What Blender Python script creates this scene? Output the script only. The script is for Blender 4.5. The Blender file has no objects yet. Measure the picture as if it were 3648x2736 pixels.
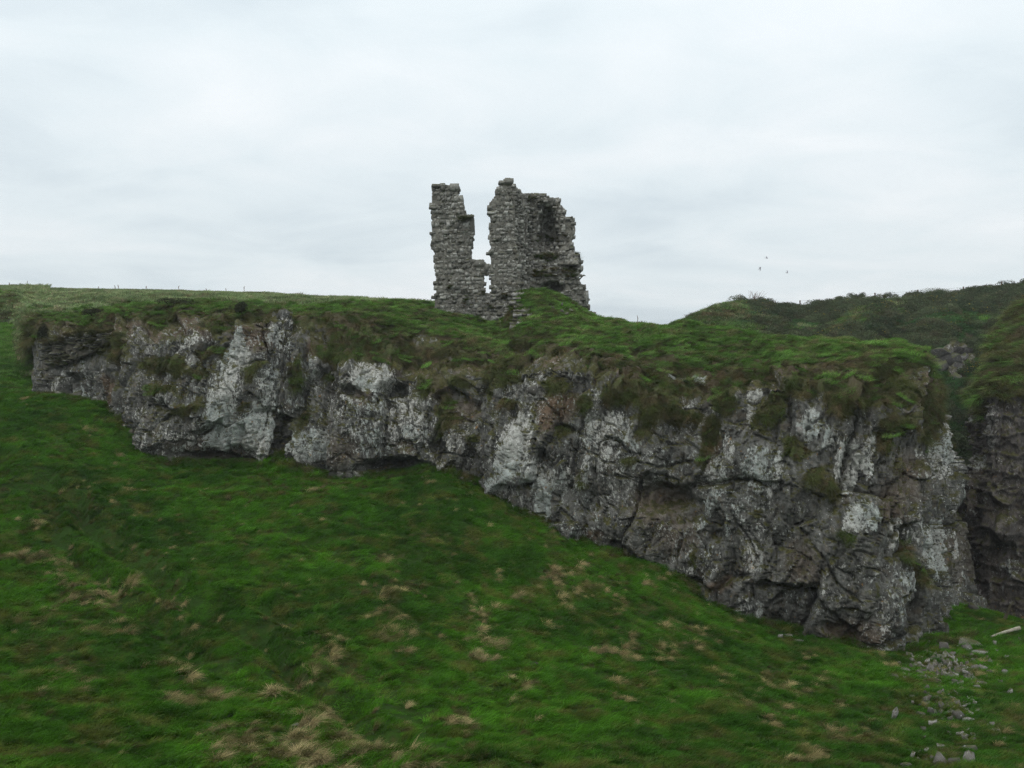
import bpy, math, random
import numpy as np
from mathutils import Vector, Matrix, Euler

# ------------------------------------------------------------------ camera, sky, sun, exposure
scene = bpy.context.scene
COL = scene.collection
RNG = np.random.default_rng(7)
random.seed(7)

FPX, CX, CY = 3648.0, 1824.0, 1368.0         # focal length and centre in photograph pixels (36 mm on a 36 mm sensor)
PITCH = math.atan((1368.0 - 1187.0) / 3648.0)  # eye level lies a little above the middle of the frame
cam_d = bpy.data.cameras.new('camera')
cam_d.lens, cam_d.sensor_width, cam_d.clip_start, cam_d.clip_end = 36.0, 36.0, 0.1, 20000.0
cam = bpy.data.objects.new('camera', cam_d)
COL.objects.link(cam)
cam.location = (0, 0, 0)
cam.rotation_euler = (math.pi / 2 - PITCH, 0, 0)
scene.camera = cam

SUN_EL, SUN_AZ = math.radians(52), math.radians(205)   # azimuth clockwise from +Y: behind the camera, a little left
world = bpy.data.worlds.new('World')
scene.world = world
world.use_nodes = True


def build_sky():
    nt = world.node_tree
    nt.nodes.clear()
    N, L = nt.nodes.new, nt.links.new
    out, bg = N('ShaderNodeOutputWorld'), N('ShaderNodeBackground')
    bg.inputs['Strength'].default_value = 0.1
    L(bg.outputs[0], out.inputs[0])
    sky = N('ShaderNodeTexSky')
    sky.sky_type = 'NISHITA'
    sky.sun_disc = False
    sky.sun_elevation, sky.sun_rotation = SUN_EL, SUN_AZ
    sky.air_density, sky.dust_density = 1.0, 2.0
    tc = N('ShaderNodeTexCoord')
    # the cloud sheet: view direction carried onto a flat layer overhead
    sep = N('ShaderNodeSeparateXYZ'); L(tc.outputs['Generated'], sep.inputs[0])
    zz = N('ShaderNodeMath'); zz.operation = 'ABSOLUTE'; L(sep.outputs[2], zz.inputs[0])
    za = N('ShaderNodeMath'); za.operation = 'ADD'; za.inputs[1].default_value = 0.16; L(zz.outputs[0], za.inputs[0])
    dx = N('ShaderNodeMath'); dx.operation = 'DIVIDE'; L(sep.outputs[0], dx.inputs[0]); L(za.outputs[0], dx.inputs[1])
    dy = N('ShaderNodeMath'); dy.operation = 'DIVIDE'; L(sep.outputs[1], dy.inputs[0]); L(za.outputs[0], dy.inputs[1])
    com = N('ShaderNodeCombineXYZ'); L(dx.outputs[0], com.inputs[0]); L(dy.outputs[0], com.inputs[1])
    def noise(scale, det, rough, off, dist=0.0):
        m = N('ShaderNodeMapping'); m.inputs['Location'].default_value = off
        L(com.outputs[0], m.inputs[0])
        n = N('ShaderNodeTexNoise'); n.inputs['Scale'].default_value = scale
        n.inputs['Detail'].default_value = det; n.inputs['Roughness'].default_value = rough
        n.inputs['Distortion'].default_value = dist
        L(m.outputs[0], n.inputs['Vector'])
        return n.outputs['Fac']
    a = noise(0.55, 4.0, 0.5, (2.3, 5.1, 0), 0.3)
    b = noise(1.7, 5.0, 0.55, (7.7, 1.4, 0), 0.6)
    mx = N('ShaderNodeMath'); mx.operation = 'MULTIPLY_ADD'
    L(b, mx.inputs[0]); mx.inputs[1].default_value = 0.45
    L(a, mx.inputs[2])
    cr = N('ShaderNodeValToRGB')
    e = cr.color_ramp.elements
    e[0].position, e[0].color = 0.50, (6.45, 7.35, 7.95, 1)
    e[1].position, e[1].color = 0.95, (9.4, 9.75, 10.0, 1)
    mid = e.new(0.70); mid.color = (7.95, 8.75, 9.15, 1)
    L(mx.outputs[0], cr.inputs[0])
    mix = N('ShaderNodeMix'); mix.data_type = 'RGBA'
    mix.inputs[0].default_value = 0.96
    L(sky.outputs[0], mix.inputs[6]); L(cr.outputs[0], mix.inputs[7])
    # an overcast dome is brighter overhead than at the horizon
    up = N('ShaderNodeMath'); up.operation = 'MULTIPLY_ADD'; L(zz.outputs[0], up.inputs[0])
    up.inputs[1].default_value = 0.55; up.inputs[2].default_value = 0.93
    vm = N('ShaderNodeVectorMath'); vm.operation = 'SCALE'
    L(mix.outputs[2], vm.inputs[0]); L(up.outputs[0], vm.inputs['Scale'])
    L(vm.outputs[0], bg.inputs[0])


build_sky()
sun_d = bpy.data.lights.new('sun', 'SUN')
sun_d.energy, sun_d.angle, sun_d.color = 1.2, math.radians(60), (1.0, 0.97, 0.93)
sun = bpy.data.objects.new('sun', sun_d)
COL.objects.link(sun)
sd = Vector((math.sin(SUN_AZ) * math.cos(SUN_EL), math.cos(SUN_AZ) * math.cos(SUN_EL), math.sin(SUN_EL)))
sun.rotation_euler = sd.to_track_quat('Z', 'Y').to_euler()
sun.location = sd * 100
vs = scene.view_settings
vs.view_transform, vs.look, vs.exposure, vs.gamma = 'Standard', 'None', 0.0, 1.0
vs.use_curve_mapping = False
scene.cycles.max_bounces = 3
scene.cycles.diffuse_bounces = 1
scene.cycles.volume_bounces = 0
scene.cycles.use_adaptive_sampling = True
scene.cycles.adaptive_threshold = 0.03
scene.cycles.use_denoising = True
scene.cycles.denoiser = 'OPENIMAGEDENOISE'
scene.cycles.denoising_input_passes = 'RGB_ALBEDO_NORMAL'
scene.cycles.denoising_prefilter = 'NONE'      # keep the fine grain of grass and rock
scene.cycles.transparent_max_bounces = 4

# ------------------------------------------------------------------ small maths
SP, CP = math.sin(PITCH), math.cos(PITCH)
DK = 3648.0 / 2212.0


def at(u, v, Y):
    """photograph pixel + distance ahead -> a point of the place (camera eye = origin)"""
    u, v, Y = np.asarray(u, float), np.asarray(v, float), np.asarray(Y, float)
    a, b = (u - CX) / FPX, -(v - CY) / FPX
    t = Y / (b * SP + CP)
    return np.stack(np.broadcast_arrays(a * t, Y, (b * CP - SP) * t), -1)


def atd(u, v, Y):
    return at(np.asarray(u, float) * DK, np.asarray(v, float) * DK, Y)


def proj(P):
    x, y, z = P[..., 0], P[..., 1], P[..., 2]
    f = y * CP - z * SP
    up = y * SP + z * CP
    return CX + FPX * x / f, CY - FPX * up / f


def sst(a, b, x):
    t = np.clip((x - a) / (b - a), 0, 1)
    return t * t * (3 - 2 * t)


def hsh(ix, iy, iz, seed):
    h = (ix.astype(np.int64) * 374761393 + iy.astype(np.int64) * 668265263 + iz.astype(np.int64) * 2147483647 + seed * 144665) & 0xffffffff
    h = ((h ^ (h >> 13)) * 1274126177) & 0xffffffff
    h = ((h ^ (h >> 16)) * 2246822519) & 0xffffffff
    return ((h ^ (h >> 15)) & 0xffffff).astype(np.float32) / np.float32(0xffffff)


def vnoise(x, y, z, seed=0):
    ix, iy, iz = np.floor(x), np.floor(y), np.floor(z)
    fx, fy, fz = (x - ix), (y - iy), (z - iz)
    fx, fy, fz = [f * f * f * (f * (f * 6 - 15) + 10) for f in (fx, fy, fz)]
    r = 0
    for dx in (0, 1):
        for dy in (0, 1):
            w = (fx if dx else 1 - fx) * (fy if dy else 1 - fy)
            r = r + w * (1 - fz) * hsh(ix + dx, iy + dy, iz, seed) + w * fz * hsh(ix + dx, iy + dy, iz + 1, seed)
    return r * 2 - 1


def fbm(x, y, z, scale, octs=4, rough=0.5, seed=0):
    r, a, tot = 0, 1.0, 0
    for o in range(octs):
        r = r + a * vnoise(x * scale + 13.7 * o, y * scale + 7.1 * o, z * scale - 3.3 * o, seed + o)
        tot += a
        a *= rough
        scale *= 2.03
    return r / tot


def voro(x, y, seed):
    """2-D cells: distance to nearest, border measure, and three random numbers and the offset of the nearest cell"""
    ix, iy = np.floor(x), np.floor(y)
    f1 = np.full(x.shape, 9.0); f2 = np.full(x.shape, 9.0)
    ox = np.zeros(x.shape); oy = np.zeros(x.shape)
    cx = np.zeros(x.shape); cy = np.zeros(x.shape)
    for dx in (-1, 0, 1):
        for dy in (-1, 0, 1):
            jx, jy = ix + dx, iy + dy
            px = jx + 0.1 + 0.8 * hsh(jx, jy, jx * 0, seed)
            py = jy + 0.1 + 0.8 * hsh(jx, jy, jx * 0 + 1, seed)
            d = np.hypot(px - x, py - y)
            near = d < f1
            f2 = np.where(near, f1, np.minimum(f2, d))
            f1 = np.where(near, d, f1)
            ox = np.where(near, x - px, ox); oy = np.where(near, y - py, oy)
            cx = np.where(near, jx, cx); cy = np.where(near, jy, cy)
    r = [hsh(cx, cy, cx * 0 + 5 + k, seed) * 2 - 1 for k in range(3)]
    return f1, f2 - f1, r, ox, oy


def smooth_axis(A, k, axis):
    if k < 1:
        return A
    w = np.hanning(2 * k + 3)[1:-1]
    w /= w.sum()
    pad = [(0, 0)] * A.ndim
    pad[axis] = (k, k)
    B = np.pad(A, pad, mode='reflect', reflect_type='odd')
    out = np.zeros_like(A)
    for i, wi in enumerate(w):
        sl = [slice(None)] * A.ndim
        sl[axis] = slice(i, i + A.shape[axis])
        out += wi * B[tuple(sl)]
    return out


def grid_normals(P):
    du = np.gradient(P, axis=0)
    dv = np.gradient(P, axis=1)
    n = np.cross(du, dv)
    return n / np.maximum(np.linalg.norm(n, axis=-1, keepdims=True), 1e-9)


# ------------------------------------------------------------------ objects
def tag(o, label=None, cat=None, group=None, kind=None):
    if label: o['label'] = label
    if cat: o['category'] = cat
    if group: o['group'] = group
    if kind: o['kind'] = kind
    return o


def mesh_np(name, V, F, mat=None, smooth=False, attrs=None):
    """V (n,3), F (m,3 or 4) arrays -> mesh"""
    me = bpy.data.meshes.new(name)
    V = np.ascontiguousarray(V, dtype=np.float32)
    F = np.ascontiguousarray(F, dtype=np.int32)
    me.vertices.add(len(V)); me.vertices.foreach_set('co', V.ravel())
    k = F.shape[1]
    me.loops.add(F.size); me.loops.foreach_set('vertex_index', F.ravel())
    me.polygons.add(len(F)); me.polygons.foreach_set('loop_start', np.arange(0, F.size, k, dtype=np.int32))
    me.update(calc_edges=True)
    if smooth:
        me.polygons.foreach_set('use_smooth', np.ones(len(F), dtype=bool))
    for an, (typ, data) in (attrs or {}).items():
        a = me.attributes.new(an, typ, 'POINT')
        if typ == 'FLOAT':
            a.data.foreach_set('value', np.ascontiguousarray(data, np.float32).ravel())
        elif typ == 'FLOAT_COLOR':
            a.data.foreach_set('color', np.ascontiguousarray(data, np.float32).ravel())
        elif typ == 'FLOAT_VECTOR':
            a.data.foreach_set('vector', np.ascontiguousarray(data, np.float32).ravel())
        elif typ == 'INT':
            a.data.foreach_set('value', np.ascontiguousarray(data, np.int32).ravel())
    if mat: me.materials.append(mat)
    me.validate()
    return me


def obj(name, me, parent=None, loc=None):
    o = bpy.data.objects.new(name, me)
    COL.objects.link(o)
    if parent: o.parent = parent
    if loc is not None: o.location = loc
    return o


def empty(name, loc):
    o = bpy.data.objects.new(name, None)
    COL.objects.link(o)
    o.location = loc
    return o


def grid_faces(n, m, flip=False):
    i = np.arange(n - 1)[:, None] * m + np.arange(m - 1)[None, :]
    q = np.stack([i, i + m, i + m + 1, i + 1], -1).reshape(-1, 4)
    return q[:, ::-1] if flip else q


# ------------------------------------------------------------------ materials
class NT:
    def __init__(self, name):
        self.m = bpy.data.materials.new(name)
        self.m.use_nodes = True
        self.t = self.m.node_tree
        self.t.nodes.clear()
        self.out = self.n('ShaderNodeOutputMaterial')
        self.p = self.n('ShaderNodeBsdfPrincipled')
        self.p.inputs['Roughness'].default_value = 0.92
        self.p.inputs['Specular IOR Level'].default_value = 0.18
        self.l(self.p.outputs[0], self.out.inputs[0])
        self.pos = self.n('ShaderNodeNewGeometry')

    def n(self, t): return self.t.nodes.new(t)
    def l(self, a, b): self.t.links.new(a, b)

    def val(self, x, sock):
        if isinstance(x, (int, float)): sock.default_value = x
        elif isinstance(x, tuple): sock.default_value = (*x, 1) if len(x) == 3 and len(sock.default_value) == 4 else x
        else: self.l(x, sock)

    def math(self, op, a, b=0.0, c=None, clamp=False):
        n = self.n('ShaderNodeMath'); n.operation = op; n.use_clamp = clamp
        self.val(a, n.inputs[0]); self.val(b, n.inputs[1])
        if c is not None: self.val(c, n.inputs[2])
        return n.outputs[0]

    def noise(self, scale, det=4.0, rough=0.55, vec=None, dist=0.0, stretch=None, off=(0, 0, 0)):
        v = vec if vec is not None else self.pos.outputs['Position']
        if stretch or off != (0, 0, 0):
            mp = self.n('ShaderNodeMapping')
            if stretch: mp.inputs['Scale'].default_value = stretch
            mp.inputs['Location'].default_value = off
            self.l(v, mp.inputs[0]); v = mp.outputs[0]
        n = self.n('ShaderNodeTexNoise')
        n.inputs['Scale'].default_value = scale; n.inputs['Detail'].default_value = det
        n.inputs['Roughness'].default_value = rough; n.inputs['Distortion'].default_value = dist
        self.l(v, n.inputs['Vector'])
        return n.outputs['Fac']

    def voro(self, scale, feature='F1', rnd=1.0, out='Distance', stretch=None):
        v = self.pos.outputs['Position']
        if stretch:
            mp = self.n('ShaderNodeMapping'); mp.inputs['Scale'].default_value = stretch
            self.l(v, mp.inputs[0]); v = mp.outputs[0]
        n = self.n('ShaderNodeTexVoronoi'); n.feature = feature
        n.inputs['Scale'].default_value = scale; n.inputs['Randomness'].default_value = rnd
        self.l(v, n.inputs['Vector'])
        return n.outputs[out]

    def ramp(self, f, a, b, va=0.0, vb=1.0):
        n = self.n('ShaderNodeMapRange'); n.interpolation_type = 'SMOOTHSTEP'
        self.val(f, n.inputs[0])
        n.inputs[1].default_value = a; n.inputs[2].default_value = b
        n.inputs[3].default_value = va; n.inputs[4].default_value = vb
        return n.outputs[0]

    def mix(self, f, a, b, blend='MIX'):
        n = self.n('ShaderNodeMix'); n.data_type = 'RGBA'; n.blend_type = blend
        self.val(f, n.inputs[0]); self.val(a, n.inputs[6]); self.val(b, n.inputs[7])
        return n.outputs[2]

    def attr(self, name, out='Fac'):
        n = self.n('ShaderNodeAttribute'); n.attribute_name = name
        return n.outputs[out]

    def sepc(self, c):
        n = self.n('ShaderNodeSeparateColor'); self.l(c, n.inputs[0])
        return n.outputs

    def nz(self, true=False):
        n = self.n('ShaderNodeSeparateXYZ'); self.l(self.pos.outputs['True Normal' if true else 'Normal'], n.inputs[0])
        return n.outputs[2]

    def bump(self, h, strength=0.5, dist=0.05):
        n = self.n('ShaderNodeBump'); n.inputs['Strength'].default_value = strength
        n.inputs['Distance'].default_value = dist
        self.l(h, n.inputs['Height']); self.l(n.outputs[0], self.p.inputs['Normal'])

    def color(self, c): self.val(c, self.p.inputs['Base Color'])


def mat_crag(name, dark=(0.046, 0.046, 0.041), mid=(0.165, 0.163, 0.148), lich=(0.52, 0.515, 0.475), lamt=0.0):
    k = NT(name)
    mk = k.sepc(k.attr('mask', 'Color'))       # R turf, G lichen, B brown weathering
    turf, lb, br = mk[0], mk[1], mk[2]
    n1 = k.noise(0.9, 6, 0.62)
    n2 = k.noise(5.0, 6, 0.65, stretch=(1, 1, 0.6))
    n3 = k.noise(22.0, 4, 0.6)
    c = k.mix(k.ramp(k.math('MULTIPLY_ADD', n2, 0.5, k.math('MULTIPLY', n1, 0.5)), 0.38, 0.62), dark, mid)
    c = k.mix(k.math('MULTIPLY', k.ramp(k.noise(1.6, 4, 0.6, off=(3, 9, 1)), 0.54, 0.68), 0.6), c, (0.115, 0.094, 0.068))   # brown weathering
    c = k.mix(br, c, (0.128, 0.088, 0.058))
    # crusts of pale lichen: big sheets where the bias is high, speckles elsewhere
    sp = k.math('ADD', k.math('MULTIPLY', k.noise(2.6, 7, 0.72, off=(5, 2, 8), stretch=(1, 1, 0.55)), 0.45), k.math('MULTIPLY', k.noise(9.0, 5, 0.7, off=(1, 1, 5), stretch=(1, 1, 0.55)), 0.55))
    lf = k.math('ADD', sp, k.math('MULTIPLY', k.math('SUBTRACT', lb, 0.5), 0.27))
    lf = k.ramp(k.math('ADD', lf, lamt), 0.535, 0.575)
    lc = k.mix(k.ramp(k.noise(0.35, 3, 0.5, off=(1, 4, 6)), 0.4, 0.62), lich, (0.37, 0.41, 0.385))
    lc = k.mix(k.ramp(k.noise(9.0, 5, 0.65), 0.35, 0.7), lc, (0.27, 0.265, 0.24))
    c = k.mix(lf, c, lc)
    spots = k.ramp(k.voro(6.0), 0.10, 0.17, 1.0, 0.0)
    c = k.mix(k.math('MULTIPLY', spots, k.ramp(k.noise(0.8, 3, 0.6, off=(8, 8, 2)), 0.5, 0.6)), c, (0.52, 0.54, 0.50))
    c = k.mix(k.math('MULTIPLY', k.ramp(k.noise(3.1, 4, 0.6, off=(2, 2, 17)), 0.66, 0.72), 0.8), c, (0.24, 0.13, 0.035))    # orange crust
    # moss on anything that faces up, and in a wide scatter
    ms = k.math('ADD', k.math('MULTIPLY', k.nz(), 0.20), k.math('MULTIPLY', k.noise(2.1, 6, 0.7, off=(4, 1, 2)), 1.0))
    ms = k.ramp(k.math('ADD', ms, k.math('MULTIPLY', turf, 0.30)), 0.57, 0.70)
    mc = k.mix(k.ramp(n2, 0.35, 0.65), (0.030, 0.034, 0.009), (0.075, 0.07, 0.018))
    c = k.mix(k.math('MULTIPLY', ms, 0.92), c, mc)
    # soil and thatch under the turf
    tc = k.mix(k.ramp(n1, 0.4, 0.62), (0.045, 0.062, 0.018), (0.060, 0.045, 0.026))
    tc = k.mix(k.ramp(n3, 0.4, 0.7), tc, (0.07, 0.075, 0.025))
    tc = k.mix(br, tc, (0.058, 0.042, 0.027))
    tf = k.ramp(k.math('ADD', turf, k.math('MULTIPLY', k.math('SUBTRACT', n2, 0.5), 0.9)), 0.36, 0.56)
    c = k.mix(tf, c, tc)
    k.color(c)
    cr = k.voro(7.0, 'DISTANCE_TO_EDGE', stretch=(1.0, 1.0, 0.6))
    h = k.math('ADD', k.math('MULTIPLY', n3, 0.5), k.math('ADD', n2, k.math('MULTIPLY', k.ramp(cr, 0.0, 0.06), 0.35)))
    k.bump(h, 0.85, 0.07)
    return k.m


def mat_ground():
    k = NT('grass_soil')
    k.p.inputs['Specular IOR Level'].default_value = 0.02
    n1, n2, n3 = k.noise(0.16, 4, 0.6), k.noise(1.2, 5, 0.65), k.noise(9.0, 4, 0.6)
    c = k.mix(k.ramp(n1, 0.38, 0.62), (0.018, 0.040, 0.007), (0.024, 0.058, 0.008))
    c = k.mix(k.ramp(n2, 0.5, 0.72), c, (0.045, 0.045, 0.014))
    c = k.mix(k.ramp(n3, 0.45, 0.75), c, (0.018, 0.022, 0.007))
    k.color(c)
    k.bump(n3, 0.8, 0.08)
    return k.m


def mat_grass(name, c0, c1, c2, trans=0.25, tip=None):
    """blades: colour drifts over the place with soft noise, and a little from blade to blade"""
    k = NT(name)
    n1, n2 = k.noise(0.13, 4, 0.6), k.noise(0.9, 5, 0.65, off=(3, 3, 3))
    c = k.mix(k.ramp(n1, 0.41, 0.59), c0, c1)
    c = k.mix(k.ramp(n2, 0.47, 0.66), c, c2)
    oi = k.n('ShaderNodeObjectInfo')
    rn = k.math('MULTIPLY_ADD', oi.outputs['Random'], 0.7, 0.65)
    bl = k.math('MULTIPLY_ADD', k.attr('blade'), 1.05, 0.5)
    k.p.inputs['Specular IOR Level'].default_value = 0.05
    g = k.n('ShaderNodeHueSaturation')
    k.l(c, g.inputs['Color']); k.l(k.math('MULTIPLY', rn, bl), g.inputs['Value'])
    k.l(g.outputs[0], k.p.inputs['Base Color'])
    tr = k.n('ShaderNodeBsdfTranslucent'); k.l(g.outputs[0], tr.inputs[0])
    ms = k.n('ShaderNodeMixShader'); ms.inputs[0].default_value = trans
    k.l(k.p.outputs[0], ms.inputs[1]); k.l(tr.outputs[0], ms.inputs[2])
    k.l(ms.outputs[0], k.out.inputs[0])
    return k.m


def mat_stone(name, use_attr, dark=(0.105, 0.101, 0.087), light=(0.225, 0.219, 0.193), pale=(0.43, 0.425, 0.39)):
    k = NT(name)
    if use_attr:
        rnd = k.attr('rnd')
    else:
        rnd = k.n('ShaderNodeObjectInfo').outputs['Random']
    n1, n2, n3 = k.noise(1.1, 4, 0.6), k.noise(7.0, 6, 0.7), k.noise(30, 3, 0.6)
    f = k.math('ADD', k.math('MULTIPLY', rnd, 0.55), k.math('MULTIPLY', n1, 0.6))
    c = k.mix(k.ramp(f, 0.3, 0.85), dark, light)
    c = k.mix(k.ramp(n2, 0.50, 0.66), c, (0.085, 0.088, 0.075))
    lf = k.ramp(k.math('ADD', k.math('MULTIPLY', n2, 0.6), k.math('ADD', k.math('MULTIPLY', n3, 0.3), k.math('MULTIPLY', rnd, 0.18))), 0.56, 0.66)
    c = k.mix(k.math('MULTIPLY', lf, 0.85), c, pale)
    c = k.mix(k.ramp(k.voro(4.0), 0.09, 0.16, 0.8, 0.0), c, pale)
    c = k.mix(k.math('MULTIPLY', k.ramp(k.noise(2.3, 4, 0.6, off=(9, 1, 1)), 0.56, 0.68), 0.6), c, (0.10, 0.085, 0.06))
    c = k.mix(k.ramp(k.math('ADD', k.nz(), k.math('MULTIPLY', n2, 0.6)), 0.95, 1.25), c, (0.07, 0.075, 0.03))
    k.color(c)
    k.bump(k.math('ADD', n2, k.math('MULTIPLY', n3, 0.4)), 0.7, 0.05)
    return k.m


def mat_plain(name, a, b, scale=6.0, bump=0.4, stretch=None):
    k = NT(name)
    n1 = k.noise(scale, 5, 0.65, stretch=stretch)
    k.color(k.mix(k.ramp(n1, 0.35, 0.65), a, b))
    k.bump(n1, bump, 0.03)
    return k.m


M = {}
M['crag'] = mat_crag('weathered_basalt')
M['crag_dark'] = mat_crag('damp_basalt', dark=(0.042, 0.038, 0.036), mid=(0.135, 0.124, 0.116), lich=(0.40, 0.385, 0.37), lamt=-0.02)
M['hill'] = mat_crag('hill_turf')
M['ground'] = mat_ground()
M['grass'] = mat_grass('slope_blades', (0.036, 0.104, 0.010), (0.064, 0.178, 0.012), (0.108, 0.125, 0.026))
M['turf'] = mat_grass('headland_blades', (0.105, 0.210, 0.040), (0.130, 0.260, 0.048), (0.180, 0.190, 0.075))
M['hang'] = mat_grass('hanging_blades', (0.068, 0.102, 0.026), (0.080, 0.092, 0.030), (0.118, 0.102, 0.048))
M['field'] = mat_grass('field_blades', (0.17, 0.24, 0.10), (0.20, 0.275, 0.11), (0.30, 0.26, 0.15))
M['meadow'] = mat_grass('meadow_blades', (0.10, 0.22, 0.035), (0.12, 0.26, 0.042), (0.15, 0.23, 0.06))
M['olive'] = mat_grass('olive_blades', (0.085, 0.095, 0.028), (0.10, 0.105, 0.032), (0.13, 0.11, 0.045))
M['brown'] = mat_grass('withered_blades', (0.098, 0.084, 0.038), (0.070, 0.080, 0.027), (0.150, 0.112, 0.060))
M['straw'] = mat_grass('straw_blades', (0.30, 0.245, 0.110), (0.36, 0.295, 0.145), (0.21, 0.185, 0.075))
M['scrub'] = mat_grass('scrub_leaves', (0.048, 0.070, 0.034), (0.074, 0.096, 0.046), (0.098, 0.094, 0.050), 0.2)
M['shrub'] = mat_grass('shrub_leaves', (0.026, 0.036, 0.016), (0.036, 0.044, 0.02), (0.052, 0.044, 0.026), 0.15)
M['fern'] = mat_grass('green_leaves', (0.040, 0.098, 0.030), (0.055, 0.125, 0.036), (0.070, 0.105, 0.034), 0.2)
M['bloom'] = mat_plain('yellow_bloom', (0.45, 0.32, 0.02), (0.6, 0.42, 0.03), 8, 0.0)
M['stone'] = mat_stone('tower_stone', False)
M['rubble'] = mat_stone('tower_rubble', True)
M['core'] = mat_plain('mortar_core', (0.085, 0.081, 0.068), (0.215, 0.205, 0.176), 4.0, 0.9)
M['earth'] = mat_plain('earth_fill', (0.055, 0.05, 0.04), (0.115, 0.105, 0.085), 5.0, 0.9)
M['wallstone'] = mat_stone('field_stone', False, (0.05, 0.049, 0.043), (0.14, 0.135, 0.12), (0.32, 0.32, 0.30))
M['scree'] = mat_stone('scree_stone', False, (0.09, 0.083, 0.074), (0.21, 0.197, 0.178), (0.34, 0.335, 0.315))
M['scree_small'] = mat_stone('scree_rubble', True, (0.085, 0.078, 0.068), (0.21, 0.196, 0.175), (0.36, 0.35, 0.33))
M['outcrop'] = mat_stone('outcrop_stone', False, (0.03, 0.029, 0.028), (0.078, 0.074, 0.07), (0.19, 0.185, 0.18))
M['wood_pale'] = mat_plain('bleached_wood', (0.22, 0.20, 0.155), (0.36, 0.335, 0.27), 7.0, 0.4)
M['wood_dark'] = mat_plain('mossy_wood', (0.035, 0.032, 0.02), (0.075, 0.068, 0.04), 9.0, 0.5)
M['post'] = mat_plain('weathered_post', (0.09, 0.06, 0.05), (0.14, 0.095, 0.075), 9.0, 0.3)
M['wire'] = mat_plain('fence_wire', (0.12, 0.12, 0.12), (0.18, 0.18, 0.18), 5.0, 0.0)
M['bird'] = mat_plain('plumage', (0.10, 0.09, 0.11), (0.17, 0.16, 0.18), 12.0, 0.0)
M['stalk'] = mat_plain('dead_stalk', (0.09, 0.05, 0.035), (0.15, 0.09, 0.06), 9.0, 0.0)

# ------------------------------------------------------------------ ground: one smooth slope through surveyed points
BASE = [(95, 855, 62), (130, 868, 61.2), (180, 868, 60), (232, 866, 58.6), (236, 882, 58.4), (268, 882, 57), (272, 908, 56.4), (300, 945, 55.6),
        (330, 975, 55), (370, 995, 54.6), (440, 1002, 54.2), (520, 998, 54), (570, 1000, 53.8), (600, 985, 54.2), (620, 985, 54.2),
        (640, 1008, 53.4), (690, 1022, 53), (740, 1030, 52.8), (830, 1030, 52.6), (930, 1028, 52.2), (960, 1015, 52.2), (1060, 1035, 51.4),
        (1075, 1070, 51), (1110, 1115, 50.4), (1170, 1125, 50), (1260, 1145, 49.4), (1290, 1185, 49), (1350, 1210, 48.6), (1460, 1230, 48),
        (1490, 1270, 47.7), (1520, 1300, 47.5), (1570, 1330, 47), (1640, 1350, 46.4), (1700, 1360, 46), (1800, 1385, 45.4), (1860, 1398, 45),
        (1940, 1400, 45), (2000, 1378, 45.6)]


def gp(u, v, Y): return tuple(atd(u, v, Y))


gpts = [gp(*b) for b in BASE[::2]]
gpts += [(p[0], p[1] + 9, p[2] - 0.5) for p in gpts[3:]]
gpts += [gp(-400, 1659, 18), gp(0, 1659, 20), gp(550, 1659, 21), gp(1106, 1659, 22), gp(1660, 1659, 24), gp(2212, 1659, 26), gp(2600, 1659, 27),
         gp(2030, 1345, 47.5), gp(2070, 1318, 50), gp(2110, 1312, 52.5), gp(2150, 1325, 51), gp(2212, 1345, 50), gp(2400, 1400, 49),
         gp(2212, 1470, 38), gp(80, 840, 66), gp(74, 758, 78), gp(55, 700, 88), gp(0, 702, 87), gp(-300, 704, 87), gp(0, 770, 73), gp(0, 860, 60),
         gp(-300, 860, 60), gp(-300, 1100, 42)]
gpts += [(0, 0, -1.75), (-14, 0, -1.6), (14, 0, -1.9), (-40, 0, -1), (40, 0, -3), (0, 9, -4.9), (0, -25, 1), (-40, -25, 2), (40, -25, 0),
         (-70, 40, -4), (-70, 90, 2), (60, 40, -16), (40, 60, -22), (40, 90, -26), (5, 90, -14), (-20, 100, -6), (-50, 100, 0), (26, 64, -21), (30, 55, -17)]
gpts = np.array(gpts)


def tps_fit(P):
    n = len(P)
    d = np.hypot(P[:, None, 0] - P[None, :, 0], P[:, None, 1] - P[None, :, 1])
    K = np.where(d > 0, d * d * np.log(np.maximum(d, 1e-9)), 0) + np.eye(n) * 0.3
    A = np.zeros((n + 3, n + 3))
    A[:n, :n] = K
    A[:n, n] = 1; A[:n, n + 1:] = P[:, :2]
    A[n, :n] = 1; A[n + 1:, :n] = P[:, :2].T
    return np.linalg.solve(A, np.r_[P[:, 2], 0, 0, 0])


TPS = tps_fit(gpts)
# long shallow sheep-tracks running down the slope, in photograph pixels on the 2212 grid
TRACKS_PX = [([(90, 1030), (160, 1090), (290, 1225), (400, 1290), (520, 1370), (650, 1470), (790, 1560), (900, 1640)], 0.55, 0.7),
             ([(0, 1000), (60, 1060), (150, 1190), (280, 1330), (400, 1440)], 0.26, 0.6),
             ([(520, 1290), (640, 1390), (760, 1470), (900, 1560), (1010, 1659)], 0.26, 0.55),
             ([(700, 1180), (860, 1330), (1000, 1440), (1140, 1560)], 0.10, 0.5)]


def ground_raw(x, y):
    x, y = np.asarray(x, float), np.asarray(y, float)
    z = TPS[-3] + TPS[-2] * x + TPS[-1] * y
    for w, p in zip(TPS[:-3], gpts):
        d2 = (x - p[0]) ** 2 + (y - p[1]) ** 2
        z = z + w * 0.5 * d2 * np.log(np.maximum(d2, 1e-9))
    return z


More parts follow.
